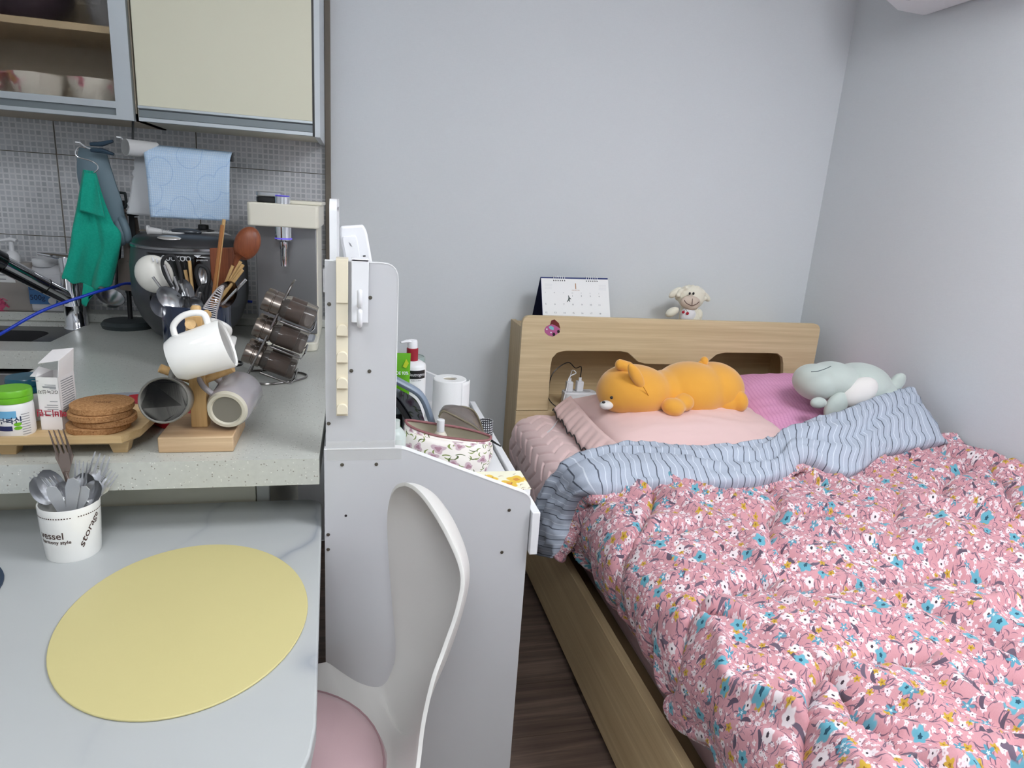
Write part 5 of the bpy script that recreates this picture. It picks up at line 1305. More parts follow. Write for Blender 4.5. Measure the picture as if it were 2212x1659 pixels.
bot = [Vector((p_.x, p_.y+.03, VZ+.06)) for p_ in arc2]
obj('bag', G().grid([[arc2[j].lerp(bot[j], i/4) for i in range(5)] for j in range(len(arc2))]), mat('grey_beige_film', (178, 168, 154), .35), t, solid=.001)
bp = at(952, 915, y=1.345)
t = thing('nail_bottle', 'small white capped bottle standing in the tulip pouch', 'bottle', (bp.x, 1.345, VZ+.04))
zc_, zt_ = at(952, 932, y=1.345).z, at(952, 906, y=1.345).z
obj('bottle', G().lathe([(0, VZ+.002), (.013, VZ+.002), (.0145, VZ+.01), (.0145, zc_-.008), (.010, zc_), (0, zc_)], 24, TR(bp.x, 1.345, 0)), mat('cream_bottle', (240, 232, 216), .3), t)
obj('cap', G().lathe([(.0085, zc_+.0005), (.0085, zt_-.001), (.0075, zt_), (0, zt_)], 24, TR(bp.x, 1.345, 0)), WHITEP, t)
# checked pencil pot
p = at(1047, 950, y=1.50); zt_ = at(1047, 908, y=1.50).z; r_ = .0175
t = thing('pencil_pot', 'black and white checked round pot right of the pouches', 'pot', (p.x, 1.50, VZ))
uvs = [[(i/24*2*pi*r_, z) for i in range(24)] for z in (0, zt_-VZ)]
obj('wall', G().grid([[Vector((p.x+r_*cos(2*pi*i/24), 1.50+r_*sin(2*pi*i/24), z)) for i in range(24)] for z in (VZ, zt_)], uvs, wrap=True), CHECK, t, solid=.0012)
obj('bottom', G().lathe([(0, .001), (r_, .001), (r_, .003), (0, .003)], 24, TR(p.x, 1.50, VZ)), BLACK, t)
# yellow print box lid sticking out at the desk corner
q = [at(a, b, z=.775) for a, b in ((1060, 1018), (1136, 1016), (1146, 1058), (1148, 1078), (1062, 1040))]
xa, xb = at(1062, 1018, z=.775).x, at(1137, 1018, z=.775).x
t = thing('sketch_pad', 'pad with yellow printed cover lying at the vanity corner', 'notebook', ((xa+xb)/2, 1.2, VZ))
y0_, y1_ = VY+.018, at(1100, 1017, z=.775).y
uvg = [[(0, 0), (.12, 0)], [(0, .1), (.12, .1)]]
obj('pages', G().box(.23, .336, y0_, y1_, VZ, .7735), PAPER, t, bevel=.001)
obj('cover', G().grid([[Vector((.228, y0_, .7742)), Vector((.3375, y0_, .7742))], [Vector((.228, y1_, .7742)), Vector((.3375, y1_, .7742))]], uvg), CARTOON, t, solid=.0012, smooth=0)

# ------------------------------------------------------------------ bed
HX0, HX1, HY = .562, 1.745, 2.18
t = thing('bed', 'oak veneer bed with a bookcase headboard against the back wall', 'bed', (1.17, 1.3, 0))
def hb(px, py): p = at(px, py, y=HY); return (p.x, p.z)
inner = [hb(1690, 886), hb(1692, 785), hb(1690, 772), hb(1680, 764), hb(1660, 763), hb(1566, 762), hb(1548, 766), hb(1536, 776), hb(1525, 785), hb(1508, 789), hb(1392, 786), hb(1377, 781), hb(1366, 770), hb(1356, 762), hb(1340, 759), hb(1222, 758), hb(1204, 762), hb(1193, 774), hb(1189, 795), hb(1184, 886)]
inner = [(a, (z if i not in (0, 19) else .606)) for i, (a, z) in enumerate(inner)]
outer = [(HX0, .606)]+roundc((HX0, .606), (HX0, .948), (HX1, .948), .032, 6)+roundc((HX0, .948), (HX1, .948), (HX1, .606), .032, 6)+[(HX1, .606)]
front = obj('headboard_front', G().prism(outer+inner, HY, HY+.018, axis='Y'), OAK, t, smooth=0, bevel=.0015)
obj('headboard_lower', G().box(HX0, HX1, HY, HY+.018, .02, .604), OAK, t, smooth=0, bevel=.0012)
sx0 = .578
hbx = obj('headboard_box', G().box(sx0, sx0+.018, HY+.018, YB-.013, 0, .895), OAKZ, t, smooth=0, bevel=.001)
obj('headboard_side', G().box(HX1-.034, HX1-.016, HY+.018, YB-.013, 0, .895), OAKZ, t, smooth=0)
obj('headboard_top', G().box(sx0+.018, HX1-.034, HY+.018, YB-.013, .872, .890), OAK, t, smooth=0)
obj('niche_floor', G().box(sx0+.018, HX1-.034, HY+.018, YB-.013, .585, .603), OAK, t, smooth=0)
obj('niche_back', G().box(sx0+.018, HX1-.034, YB-.025, YB-.013, .603, .872), OAK, t, smooth=0)
RX = .600
obj('side_rail', G().box(RX, RX+.024, .12, HY, .055, .312), OAKY, t, smooth=0, bevel=.0015)
obj('side_rail', G().box(HX1-.03, HX1-.006, .12, HY, .055, .312), OAKY, t, smooth=0)
obj('foot_rail', G().box(RX, HX1-.006, .10, .12, .055, .312), OAKY, t, smooth=0)
obj('slat_deck', G().box(RX+.03, HX1-.036, .125, HY-.002, .24, .262), mat('deck_board', (150, 126, 92), .7), t, smooth=0)
for y in (.3, 1.2, 2.1):
    for x in (RX+.07, HX1-.1): obj('leg', G().box(x-.03, x+.03, y-.03, y+.03, 0, .24), OAKZ, t, smooth=0)
MZ = .53
PINKM = mat('rose_mattress', (214, 178, 178), .85, sheen=.2)
tag(obj('mattress', G().prism(rrect(.664, 1.735, .13, HY-.012, .05), .263, MZ), PINKM, bevel=.03, seg=4), 'dusty pink mattress lying in the oak bed frame', 'mattress')

# quilted pink pad over the head end
PAD = mat('quilted_pink', (236, 206, 204), .85, sheen=.25, bump=.1, bscale=500)
def zig(u, v):
    k = .066; s = .085
    d = (u+abs(((v/s) % 1)-.5)*s*1.1) % k
    return min(d, k-d)
prof = spline([(.575, 0, .36), (.545, 0, .46), (.552, 0, .55), (.60, 0, .592), (.70, 0, .602), (.95, 0, .604), (1.3, 0, .604), (1.72, 0, .60)], 40)
rows = []; uv = []
ds = [0]
for a, b in zip(prof[:-1], prof[1:]): ds.append(ds[-1]+(b-a).length)
NY = 150
for j in range(NY+1):
    y = 1.58+(HY-.006-1.58)*j/NY; row = []; ur = []
    e = min(1, max(0, (HY-y)/.05)); 
    for i, p in enumerate(prof):
        q = Vector((p.x, y, p.z)); s = ds[i]
        nrm = Vector((0, 0, 1)) if p.x > .62 else Vector((-.8, 0, .6)) if p.z > .52 else Vector((-1, 0, 0))
        g_ = zig(y, s); h = .006*(1-exp(-(g_/.006)**2))+.012*noise.noise(Vector((p.x*5, y*5, s*3)))
        q += nrm*h
        if p.z < .56: q.x += .014*sin(y*16+1)*(1-(p.z-.36)/.2)
        q.z -= .05*(1-e)*(1 if p.z > .5 else .3)
        if p.x < .7: q.x += .045*(1-e)
        # the corner slumps down over the mattress at the headboard
        row.append(q); ur.append((s, y))
    rows.append(row); uv.append(ur)
tag(obj('mattress_pad', G().grid(rows, uv), PAD, smooth=180), 'pale pink zigzag quilted mattress pad at the head of the bed', 'mattress pad')

# pillows
def pillow(name, label, c, sx, sy, h, rz, rx, m, uvs=1.0, parts=None, seed=1, ry=0, pinch=.9):
    t = thing(name, label, 'pillow', c); M = TR(c[0], c[1], c[2], rx, ry, rz); N = 44
    def sheet(sg):
        rows = []; uv = []
        for j in range(N+1):
            v = -1+2*j/N; row = []; ur = []
            for i in range(N+1):
                u = -1+2*i/N
                k = (max(0, 1-abs(u)**3.2)*max(0, 1-abs(v)**3.2))**.55
                x = u*(1-.07*(1-abs(v)**2)*pinch*0-.06*abs(v)**3*0)*(1-.05*(1-v*v)); y = v*(1-.06*(1-u*u))
                ed = 1-k
                wr = .010*noise.noise(Vector((u*3+seed, v*3, sg)))+.012*ed*sin((u*9 if abs(v) > abs(u) else v*9)*3+seed)*k+.010*(1-abs(noise.noise(Vector((u*2.2+seed, v*5, 2)))))**6
                row.append(M @ Vector((x*sx, y*sy, sg*h*(k*(.92+wr*6)) if sg > 0 else -h*.75*k))); ur.append((u*sx*uvs, v*sy*uvs))
            rows.append(row); uv.append(ur)
        return rows, uv
    g = G(); a, b = sheet(1); g.grid(a, b); a, b = sheet(-1); g.grid([r[::-1] for r in a], [r[::-1] for r in b])
    obj('pillow_body', g, m, t, smooth=180); return t, M
PEACH = mat('peach_cotton', (238, 204, 200), .85, sheen=.2, vary=.01)
tp, M = pillow('pillow', 'peach pillow with black edged ruffle under the orange plush', (1.045, 1.87, .645), .325, .235, .085, .0, .10, PEACH, seed=4)
# ruffle round its left and front edges
def ruffle(path, out, wdt, name, amp=.005, lines=26):
    rows = []; n = len(path)
    for k in range(7):
        f = k/6; row = []
        for i, p in enumerate(path):
            o_ = out(i/(n-1)); row.append(Vector(p)+o_*(wdt*f)+Vector((0, 0, amp*f*sin(i*.9)+.012*(1-f)-.015*f*f+.006*sin(i*.33)*f))+Vector((0, .003*f*sin(i*.9+1), 0)))
        rows.append(row)
    r = obj(name, G().grid(rows), PEACH, tp, solid=.0015, smooth=180)
    obj('black_piping', G().tube(rows[-1], .0022, 6), BLACK, r)
pL = spline([at(1232, 862, z=.665), at(1255, 890, z=.665), at(1290, 930, z=.66), at(1330, 965, z=.655)], 26)
eL = [at(1211, 875, z=.625), at(1240, 925, z=.62), at(1292, 972, z=.62)]
ruffle(pL, lambda f: Vector((-.88, -.10-.35*f, -.36)).normalized(), .068, 'ruffle')
pF = spline([at(1330, 966, z=.655), at(1450, 975, z=.65), at(1600, 965, z=.65), at(1715, 938, z=.65)], 30)
ruffle(pF, lambda f: Vector((.0, -.9, -.42)).normalized(), .045, 'ruffle', .003)
pillow('pillow', 'bright pink seersucker pillow under the grey seal plush', (1.55, 1.93, .675), .265, .24, .085, -.12, .26, SEER, seed=9, ry=-.05)

# ------------------------------------------------------------------ duvet
DU = thing('duvet', 'pink floral duvet with its striped grey lining folded back', 'duvet', (1.2, .9, .55))
cs = spline([(.648, 0, .376), (.612, 0, .425), (.570, 0, .49), (.562, 0, .555), (.60, 0, .605), (.68, 0, .628), (.85, 0, .632), (1.15, 0, .630), (1.5, 0, .640), (1.74, 0, .662), (1.825, 0, .672)], 26)
dc = [0]
for a, b in zip(cs[:-1], cs[1:]): dc.append(dc[-1]+(b-a).length)
def seam(x, y):
    """distance to the curved quilting lines"""
    a = abs(((y*1.0+.10*sin(x*5.2)+.05*sin(x*11+y*4))-.12) % .26-.13)
    b = abs(((x*1.0+.09*sin(y*6.3+1)+.04*sin(y*13))+.02) % .34-.17)
    return min(.13-a, (.17-b)*1.2)
rows = []; uv = []; NY = 300; Y0, Y1 = .17, 1.62
for j in range(NY+1):
    y = Y0+(Y1-Y0)*j/NY; row = []; ur = []
    for i, p in enumerate(cs):
        s = dc[i]; q = Vector((p.x, y, p.z)); side = max(0, min(1, (.60-p.z)/.14)) if p.x < .68 else 0
        d = abs(seam(p.x, y)); puff = .038*(1-exp(-(d/.014)**1.1))-.024
        w1 = noise.noise(Vector((p.x*2.2, y*2.2, 3.1)))*.016
        rx_ = p.x*.86+y*.5; ry_ = -p.x*.5+y*.86
        w2 = .034*(1-abs(noise.noise(Vector((rx_*8+.6*noise.noise(Vector((p.x*5, y*5, 0))), ry_*2.6, 1.7)))))**6+.016*(1-abs(noise.noise(Vector((rx_*19, ry_*6, 4.2)))))**5-.016
        w3 = .006*exp(-(d/.05)**2)*noise.noise(Vector((p.x*40, y*40, 2)))
        h = puff+w1+w2+w3
        if side > 0:
            gather = sin(y*34+3*noise.noise(Vector((y*3, 0, 0))))*.5+noise.noise(Vector((y*22, s*5, 7)))
            q.x += -h*.7*side*(1 if i > 18 else i/18)+.015*side*gather*(.25+.75*min(1, i/26))-.004*side
            q.z += h*(1-side)+side*.018*noise.noise(Vector((y*6, 1, 2)))*(1-(p.z-.33)/.27)
        else:
            q.z += h
        if p.x > 1.7: q.x = min(q.x, 1.832)
        row.append(q); ur.append((s, y))
    rows.append(row); uv.append(ur)
obj('floral_top', G().grid(rows, uv), FLORAL, DU, smooth=180, solid=.012)
# the folded back band: stations (front edge, back edge, thickness)
ST = [((1196, 1206), ('x', .500), (1150, 1196), ('x', .505), .020), ((1222, 1165), ('x', .525), (1150, 1140), ('x', .490), .030), ((1238, 1115), ('x', .545), (1165, 1088), ('x', .495), .034),
      ((1256, 1078), ('z', .61), (1198, 1032), ('x', .525), .034), ((1290, 1068), ('z', .645), (1238, 994), ('z', .668), .034), ((1345, 1060), ('z', .648), (1305, 975), ('z', .680), .034),
      ((1450, 1054), ('z', .648), (1400, 964), ('z', .684), .034), ((1550, 1054), ('z', .648), (1500, 975), ('z', .684), .034), ((1640, 1048), ('z', .65), (1600, 972), ('z', .686), .034),
      ((1695, 1030), ('z', .66), (1665, 953), ('z', .70), .034), ((1728, 1000), ('z', .69), (1715, 926), ('z', .725), .034), ((1765, 1010), ('z', .675), (1765, 906), ('z', .745), .034),
      ((1828, 1034), ('z', .650), (1818, 890), ('z', .760), .034), ((1900, 992), ('z', .668), (1875, 866), ('z', .785), .036), ((1975, 974), ('z', .680), (1938, 847), ('z', .800), .036), ((2045, 962), ('z', .690), (1985, 838), ('z', .81), .03)]
def pt(q, k): return at(q[0], q[1], **{k[0]: k[1]})
Fs = [pt(s[0], s[1]) for s in ST]; Bs = [pt(s[2], s[3]) for s in ST]
for p in Fs+Bs: p.x = min(p.x, 1.80)
n_ = 10
F_ = spline(Fs, n_); B_ = spline(Bs, n_); T_ = [0]*len(F_)
for i in range(len(F_)):
    k = min(len(ST)-1, i/n_); a = int(k); b = min(a+1, len(ST)-1); T_[i] = ST[a][4]*(1-(k-a))+ST[b][4]*(k-a)
rows = []; uv = []; L_ = 0
NS = 44
for i in range(len(F_)):
    if i: L_ += ((F_[i]+B_[i])/2-(F_[i-1]+B_[i-1])/2).length
    c = (F_[i]+B_[i])/2; hv = (B_[i]-F_[i])/2; al = (F_[min(i+1, len(F_)-1)]-F_[max(0, i-1)])+(B_[min(i+1, len(F_)-1)]-B_[max(0, i-1)])
    nr = al.cross(hv).normalized()
    if nr.dot(CAM-c) < 0: nr = -nr
    end = min(1, .35+min(i, len(F_)-1-i)/7)
    row = []; ur = []
    for k in range(NS):
        a = 2*pi*k/NS; ca, sa = cos(a), sin(a)
        x = (abs(ca)**.8)*(1 if ca > 0 else -1); z = (abs(sa)**.62)*(1 if sa > 0 else -1)
        cr_ = 1-.42*exp(-((x-.12-.25*sin(L_*5))/.13)**2)*(1 if sa > 0 else 0)
        wr = (.006*noise.noise(Vector((L_*26, x*2.5, 5)))+.011*noise.noise(Vector((L_*7, x*3, 8))))*(1 if sa > -.2 else .3)
        row.append(c+hv*x*(1+.04*noise.noise(Vector((L_*12, 2, k*.1))))+nr*(T_[i]*end*z*cr_*(1+.35*noise.noise(Vector((L_*6, x*1.2, 3))))+wr+.008*(1-abs(noise.noise(Vector((L_*22, x*2.2, 9)))))**4-.005*(1-abs(noise.noise(Vector((L_*9+x*2, x*1.6, 4)))))**5)); ur.append((L_+.012*noise.noise(Vector((L_*10, x*2, 1))), x*.1))
    rows.append(row); uv.append(ur)
g = G().grid(rows, uv, wrap=True); g.f += [tuple(range(NS))[::-1], tuple(range((len(rows)-1)*NS, len(rows)*NS))]
obj('striped_fold', g, STRIPE, DU, smooth=180, label='folded back striped grey blue lining')
hem = [p+(Vector((0, .012, -.016)) if i > 36 else Vector((.014, .004, -.004))) for i, p in enumerate(F_)]; g = G(); g.tube(hem, [.016+.005*noise.noise(Vector((i*.35, 0, 0))) for i in range(len(hem))], 10)
g.uv = {i: ((i//10)*.016, (i % 10)*.012) for i in range(len(g.v))}
obj('floral_hem', g, FLORAL, DU, smooth=180)

# ------------------------------------------------------------------ soft toys
ORG = mat('orange_plush', (240, 172, 64), .9, sheen=.5, bump=.15, bscale=900, vary=.03)
OY = 1.90
t = thing('plush_toy', 'orange plush animal lying face down on the peach pillow', 'plush toy', at(1450, 893, y=OY))
def oc(px, py, y=OY): return at(px, py, y=y)
g = G()
g.ell(oc(1372, 842), (.124, .105, .082), Matrix.Rotation(.08, 4, 'Y')); g.ell(oc(1345, 846), (.085, .09, .072))
g.ell(oc(1490, 842, OY+.02), (.125, .115, .094)); g.ell(oc(1540, 838, OY+.03), (.10, .11, .088)); g.ell(oc(1435, 845, OY+.01), (.06, .085, .070))
obj('body', g, ORG, t, remesh=.007, smoothit=8)
g = G().ell(oc(1454, 879, OY-.10), (.039, .036, .029), Matrix.Rotation(.15, 4, 'Y')).ell(oc(1475, 868, OY-.07), (.035, .04, .03))
obj('arm', g, ORG, t, remesh=.006, smoothit=6)
g = G().ell(oc(1572, 868, OY-.04), (.055, .04, .037)).ell(oc(1596, 866, OY-.06), (.028, .036, .037), Matrix.Rotation(-.3, 4, 'Y'))
obj('leg', g, ORG, t, remesh=.006, smoothit=6)
g = G().ell(oc(1568, 838, OY+.06), (.05, .04, .045)).ell(oc(1583, 850, OY+.06), (.03, .035, .05))
obj('leg', g, ORG, t, remesh=.006, smoothit=6)
obj('ear', G().ell(oc(1374, 812, OY-.085), (.018, .014, .046), Matrix.Rotation(-.62, 4, 'Y')), ORG, t)
g = G().tube(spline([oc(1358, 797, OY-.02), oc(1347, 790, OY-.02), oc(1338, 788, OY-.02)], 4), [.022]*3+[.018]*4+[.017, .016], 12).ell(oc(1339, 788, OY-.02), (.016, .016, .018))
obj('ear', g, ORG, t, remesh=.004, smoothit=3)
g = G().ell(oc(1521, 781, OY+.03), (.014, .014, .017)).ell(oc(1517, 786, OY+.03), (.016, .012, .012))
obj('tail', g, ORG, t)
obj('muzzle', G().ell(oc(1310, 875, OY-.052), (.022, .018, .014)), mat('white_plush', (238, 234, 230), .9, sheen=.3), t)
obj('eye', G().ell(oc(1321, 859, OY-.071), (.005, .004, .005)), BLACK, t)
obj('nose', G().ell(oc(1304, 869, OY-.058), (.006, .005, .004)), BLACK, t)
obj('seam', G().tube(spline([oc(1390, 836, OY-.108), oc(1402, 858, OY-.100), oc(1406, 880, OY-.078)], 6), .0012, 6), mat('orange_seam', (206, 138, 44), .9), t)

SEAL = mat('grey_green_plush', (198, 208, 202), .9, sheen=.4, bump=.15, bscale=900); SY = 1.80
t = thing('seal_plush', 'pale grey green seal plush lying on the pink pillow', 'plush toy', at(1800, 890, y=SY))
def sc(px, py, y=SY): return at(px, py, y=y)
g = G().ell(sc(1762, 826), (.073, .075, .060), Matrix.Rotation(.25, 4, 'Y')).ell(sc(1800, 822), (.085, .085, .062), Matrix.Rotation(.1, 4, 'Y')).ell(sc(1855, 832), (.105, .095, .075)).ell(sc(1885, 852, SY-.02), (.075, .08, .062))
obj('body', g, SEAL, t, remesh=.006, smoothit=8)
obj('belly', G().ell(sc(1856, 848, SY-.075), (.066, .034, .045), Matrix.Rotation(-.55, 4, 'Y')), mat('white_plush', (238, 234, 230), .9, sheen=.3), t)
g = G().ell(sc(1918, 842, SY-.04), (.07, .022, .022), Matrix.Rotation(-.55, 4, 'Y')).ell(sc(1940, 822, SY-.04), (.03, .018, .022), Matrix.Rotation(-.8, 4, 'Y')).ell(sc(1895, 862, SY-.05), (.05, .03, .026), Matrix.Rotation(-.3, 4, 'Y'))
obj('tail_fin', g, SEAL, t, remesh=.005, smoothit=5)
obj('flipper', G().ell(sc(1768, 870, SY-.08), (.028, .016, .018)), SEAL, t)
obj('flipper', G().ell(sc(1806, 878, SY-.075), (.036, .022, .05), Matrix.Rotation(.5, 4, 'Y')), SEAL, t)
eye = spline([sc(1752, 803, SY-.066), sc(1766, 802, SY-.077), sc(1782, 797, SY-.078), sc(1795, 791, SY-.068)], 5)
obj('closed_eye', G().tube(eye, .0014, 6), mat('slate_thread', (96, 106, 108), .8), t)

WOOL = mat('cream_wool', (240, 234, 216), .95, sheen=.4, bump=.6, bscale=350); FACE = mat('beige_felt', (218, 200, 184), .9)
HY2 = 2.29
t = thing('sheep_plush', 'small cream sheep plush sitting on the headboard shelf', 'plush toy', at(1488, 690, y=HY2))
def hp_(px, py, y=HY2): return at(px, py, y=y)
g = G().ell(hp_(1488, 676), (.036, .034, .05)).ell(Vector((hp_(1488, 712).x, HY2, .933)), (.045, .04, .042)); obj('body', g, WOOL, t, remesh=.004, smoothit=3)
g = G().ell(hp_(1493, 643), (.052, .040, .046)); rnd = random.Random(5)
for k in range(26):
    a = rnd.uniform(0, pi); g.ell(hp_(1493+44*cos(a)*.68, 645-34*sin(a)*.74, HY2+rnd.uniform(-.02, .02)), (.010, .010, .010), seg=8, rings=6)
obj('head', g, WOOL, t, remesh=.004, smoothit=2)
g = G().ell(hp_(1491, 653, HY2-.030), (.040, .022, .027)).ell(hp_(1493, 660, HY2-.028), (.030, .022, .018))
fc = obj('face', g, FACE, t, remesh=.003, smoothit=4)
for dx in (-4, 4): obj('eye', G().ell(hp_(1494+dx, 634, HY2-.043), (.0042, .003, .0055)), BLACK, fc)
sm = spline([hp_(1478, 648, HY2-.052), hp_(1483, 655, HY2-.055), hp_(1494, 660, HY2-.055), hp_(1504, 657, HY2-.053), hp_(1510, 652, HY2-.047)], 5)
obj('smile', G().tube(sm, .0012, 6), mat('brown_thread', (84, 56, 48), .8), fc); obj('mouth_line', G().tube([hp_(1496, 645, HY2-.055), hp_(1495, 659, HY2-.056)], .0011, 6), mat('brown_thread', (84, 56, 48), .8), fc)
obj('ear', G().ell(hp_(1459, 632), (.030, .012, .014), Matrix.Rotation(-.65, 4, 'Y')), WOOL, t); obj('ear', G().ell(hp_(1523, 640), (.028, .012, .013), Matrix.Rotation(.65, 4, 'Y')), WOOL, t)
obj('arm', G().ell(hp_(1452, 674, HY2-.02), (.028, .016, .016), Matrix.Rotation(-.5, 4, 'Y')), WOOL, t); obj('arm', G().ell(hp_(1509, 682, HY2-.02), (.014, .016, .026)), WOOL, t)
bb = obj('bib', G().ell(hp_(1486, 681, HY2-.024), (.032, .018, .032)), mat('white_bib', (240, 238, 240), .8), t)
for dx, dy in ((-7, 0), (2, 3)): obj('cherry', G().ell(hp_(1480+dx+3, 674+dy, HY2-.043), (.0062, .003, .0056)), mat('cherry_red', (186, 20, 50), .5), bb)
obj('cherry_stem', G().tube([hp_(1476, 673, HY2-.045), hp_(1482, 668, HY2-.045), hp_(1486, 675, HY2-.045)], .0008, 5), mat('leaf_green', (60, 84, 56), .7), bb)

# ------------------------------------------------------------------ calendar, sticker, power strip
t = thing('desk_calendar', 'white desk calendar with blue back board on the headboard shelf', 'calendar', at(1240, 690, y=2.27))
ctl, ctr, cbl, cbr = at(1168, 599, y=2.30), at(1313, 602, y=2.30), at(1168, 686, y=2.235), at(1312, 688, y=2.235)
dirx = (ctr-ctl).normalized(); H0 = .8905
tl = ctl; tr_ = ctr; k = (H0-tl.z)/(cbl.z-tl.z); bl_ = tl.lerp(cbl, k); br_ = tr_.lerp(cbr, k)
bl_ = Vector((tl.x, bl_.y, H0)); br_ = Vector((tr_.x, br_.y, H0)); 
nrm = dirx.cross(bl_-tl).normalized()
if nrm.y > 0: nrm = -nrm
def cal(u, v, d=0): return tl.lerp(tr_, u).lerp(bl_.lerp(br_, u), v)+nrm*d
def slab(u0, u1, v0, v1, d0, d1):
    g = G(); return g.add([cal(u0, v0, d0), cal(u1, v0, d0), cal(u1, v1, d0), cal(u0, v1, d0), cal(u0, v0, d1), cal(u1, v0, d1), cal(u1, v1, d1), cal(u0, v1, d1)], [(3, 2, 1, 0), (4, 5, 6, 7), (0, 1, 5, 4), (1, 2, 6, 5), (2, 3, 7, 6), (3, 0, 4, 7)])
NAVY = mat('navy_board', (22, 44, 110), .5)
obj('front_board', slab(0, 1, -.012, 1, -.003, -.001), NAVY, t, smooth=0)
g = G(); bk = 2.375
tb = tl.lerp(tr_, 0)+Vector((0, .004, 0)); g.add([tb, tr_+Vector((0, .004, 0)), Vector((tr_.x-.004, bk, H0)), Vector((tl.x-.004, bk, H0))], [(0, 1, 2, 3)])
obj('back_board', g, mat('navy_dark', (18, 26, 62), .5), t, smooth=0, solid=.002)
pg = obj('page', slab(.004, 1, .02, 1, .0, .0012), PAPER, t, smooth=0)
Wd = (tr_-tl).length; Hd = (bl_-tl).length
def cm(u, v): return lambda X, Y: cal(u+X/Wd, v-Y/Hd, .0016)
letters(pg, '1', .030, cm(.505, .165), mat('bronze_print', (186, 140, 104), .5), bold=.0003)
letters(pg, 'JANUARY 2025', .0045, cm(.505, .235), mat('bronze_print', (186, 140, 104), .5))
for c_, s in enumerate('SMTWTFS'): letters(pg, s, .006, cm(.055+.132*c_, .29+.004*c_*0), PRINTG)
d = 1
for r_ in range(4):
    for c_ in range(7):
        if r_ == 0 and c_ < 3: continue
        letters(pg, str(d), .0085, cm(.055+.132*c_, .345+.16*r_), mat('number_print', (96, 98, 104), .6)); d += 1
g = G(); g.v = [cal(u, v, .0016) for u, v in ((.388, .335), (.396, .335), (.404, .37), (.428, .40), (.424, .41), (.404, .395), (.406, .42), (.41, .455), (.402, .455), (.396, .425), (.37, .458), (.363, .455), (.386, .41), (.39, .37))]; g.f = [tuple(range(14))]
obj('print_figure', g, mat('dark_green_print', (44, 62, 60), .6), pg, smooth=0)
g = G()
for ox in (0, 1):
    for r_ in range(4): g.add([cal(u, v, .0016) for u, v in ((.05+.8*ox, .13+.028*r_), (.16+.8*ox, .13+.028*r_), (.16+.8*ox, .134+.028*r_), (.05+.8*ox, .134+.028*r_))], [(0, 1, 2, 3)])
obj('mini_month', g, mat('pale_print', (214, 216, 220), .6), pg, smooth=0)
for u0 in (.18, .665):
    for k in range(6):
        u = u0+.032*k
        obj('punch_hole', slab(u, u+.013, .045, .068, .0013, .0017), BLACK, pg, smooth=0)
        obj('ring', G().tube([cal(u+.006, .05, .002), cal(u+.006, .0, .004), cal(u+.006, -.03, .0), cal(u+.006, -.02, -.008)], .0011, 6), WHITEP, t)
# sticker: pink toy car
t = thing('car_sticker', 'small pink cartoon car sticker on the headboard front', 'sticker', at(1192, 724, y=HY))
def stk(pts, d, m, name, p=None):
    P = [at(a, b, y=HY) for a, b in pts]; return obj(name, G().prism([(q.x, q.z) for q in P], HY-d, HY-.0002, axis='Y'), m, p or t, smooth=0)
bd = stk([(1176, 712), (1180, 705), (1190, 700), (1200, 703), (1210, 711), (1207, 718), (1200, 724), (1194, 727), (1184, 724), (1177, 718)], .0012, mat('sticker_pink', (190, 98, 150), .5), 'car_body')
stk([(1185, 706), (1190, 703), (1196, 707), (1196, 713), (1188, 711)], .0016, mat('sticker_cyan', (130, 196, 208), .5), 'windscreen')
stk([(1188, 702), (1191, 692), (1198, 690), (1207, 698), (1210, 709), (1200, 703), (1192, 700)], .0014, mat('sticker_maroon', (112, 34, 32), .5), 'roof_patch')
for q in ((1196, 722), (1206, 716)): stk([(q[0]+3*cos(a), q[1]+3.6*sin(a)) for a in [2*pi*i/10 for i in range(10)]], .0018, BLACK, 'wheel')
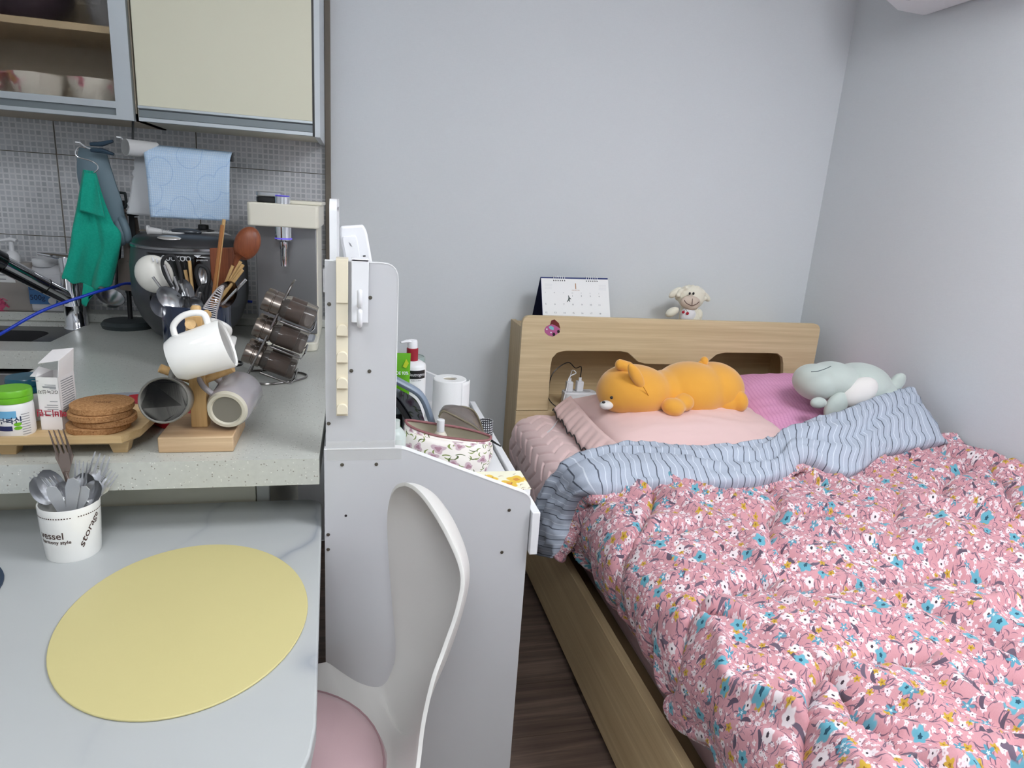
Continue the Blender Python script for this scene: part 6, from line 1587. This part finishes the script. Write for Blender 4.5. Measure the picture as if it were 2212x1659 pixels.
for q in ((1181, 711), (1190, 718)): stk([(q[0]+1.6*cos(a), q[1]+1.6*sin(a)) for a in [2*pi*i/10 for i in range(10)]], .0018, WHITEP, 'headlight')
# power strip with two plugs in the niche
NZ = .6035
yy = 2.26; xa, xb = at(1215, 860, y=yy).x, at(1286, 850, y=yy).x; zt_ = at(1250, 845, y=yy).z
t = thing('power_strip', 'white power strip in the headboard niche left of the plush', 'power strip', ((xa+xb)/2, yy, NZ))
obj('case', G().prism(rrect(xa, xb, yy-.03, yy+.03, .018), NZ, zt_), WHITEP, t, bevel=.004, seg=3)
for k in range(3): obj('outlet', G().lathe([(0, 0), (.014, 0), (.014, .0008), (0, .0008)], 20, TR(xa+.025+.034*k, yy, zt_)), mat('outlet_grey', (206, 206, 208), .5), t)
def plug(label, px, top, w, cable, m):
    p = at(px, 830, y=yy); z1 = at(px, top, y=yy).z
    k = thing('usb_charger', label, 'charger', (p.x, yy, zt_), group='chargers plugged into the power strip')
    obj('block', G().prism(rrect(p.x-w, p.x+w, yy-.013, yy+.013, .005), zt_+.001, z1), WHITEP, k, bevel=.002)
    obj('connector', G().box(p.x-.005, p.x+.005, yy-.004, yy+.004, z1, z1+.014), WHITEP, k, bevel=.001)
    obj('cable', G().tube(spline(cable(Vector((p.x, yy, z1+.014))), 8), .0019, 8), m, k)
plug('white charger block at the right with the black cable', 1252, 823, .013, lambda s: [s, s+Vector((0, 0, .04)), at(1243, 795, y=yy-.02), at(1228, 783, y=yy-.03), at(1205, 795, y=yy-.05), at(1190, 815, y=yy-.06), at(1185, 850, y=2.2), at(1188, 866, y=2.165), at(1205, 880, y=2.14), at(1216, 872, y=2.12)], BLACK)
plug('white charger block at the left with the long white cable', 1230, 824, .012, lambda s: [s, s+Vector((.004, -.006, .03)), at(1244, 806, y=yy-.03), at(1230, 815, y=yy-.04), at(1224, 840, y=2.2), at(1218, 862, y=2.16), at(1213, 893, y=2.13), at(1190, 928, y=1.98), at(1160, 945, y=1.98), at(1142, 962, y=2.0)], WHITEP)
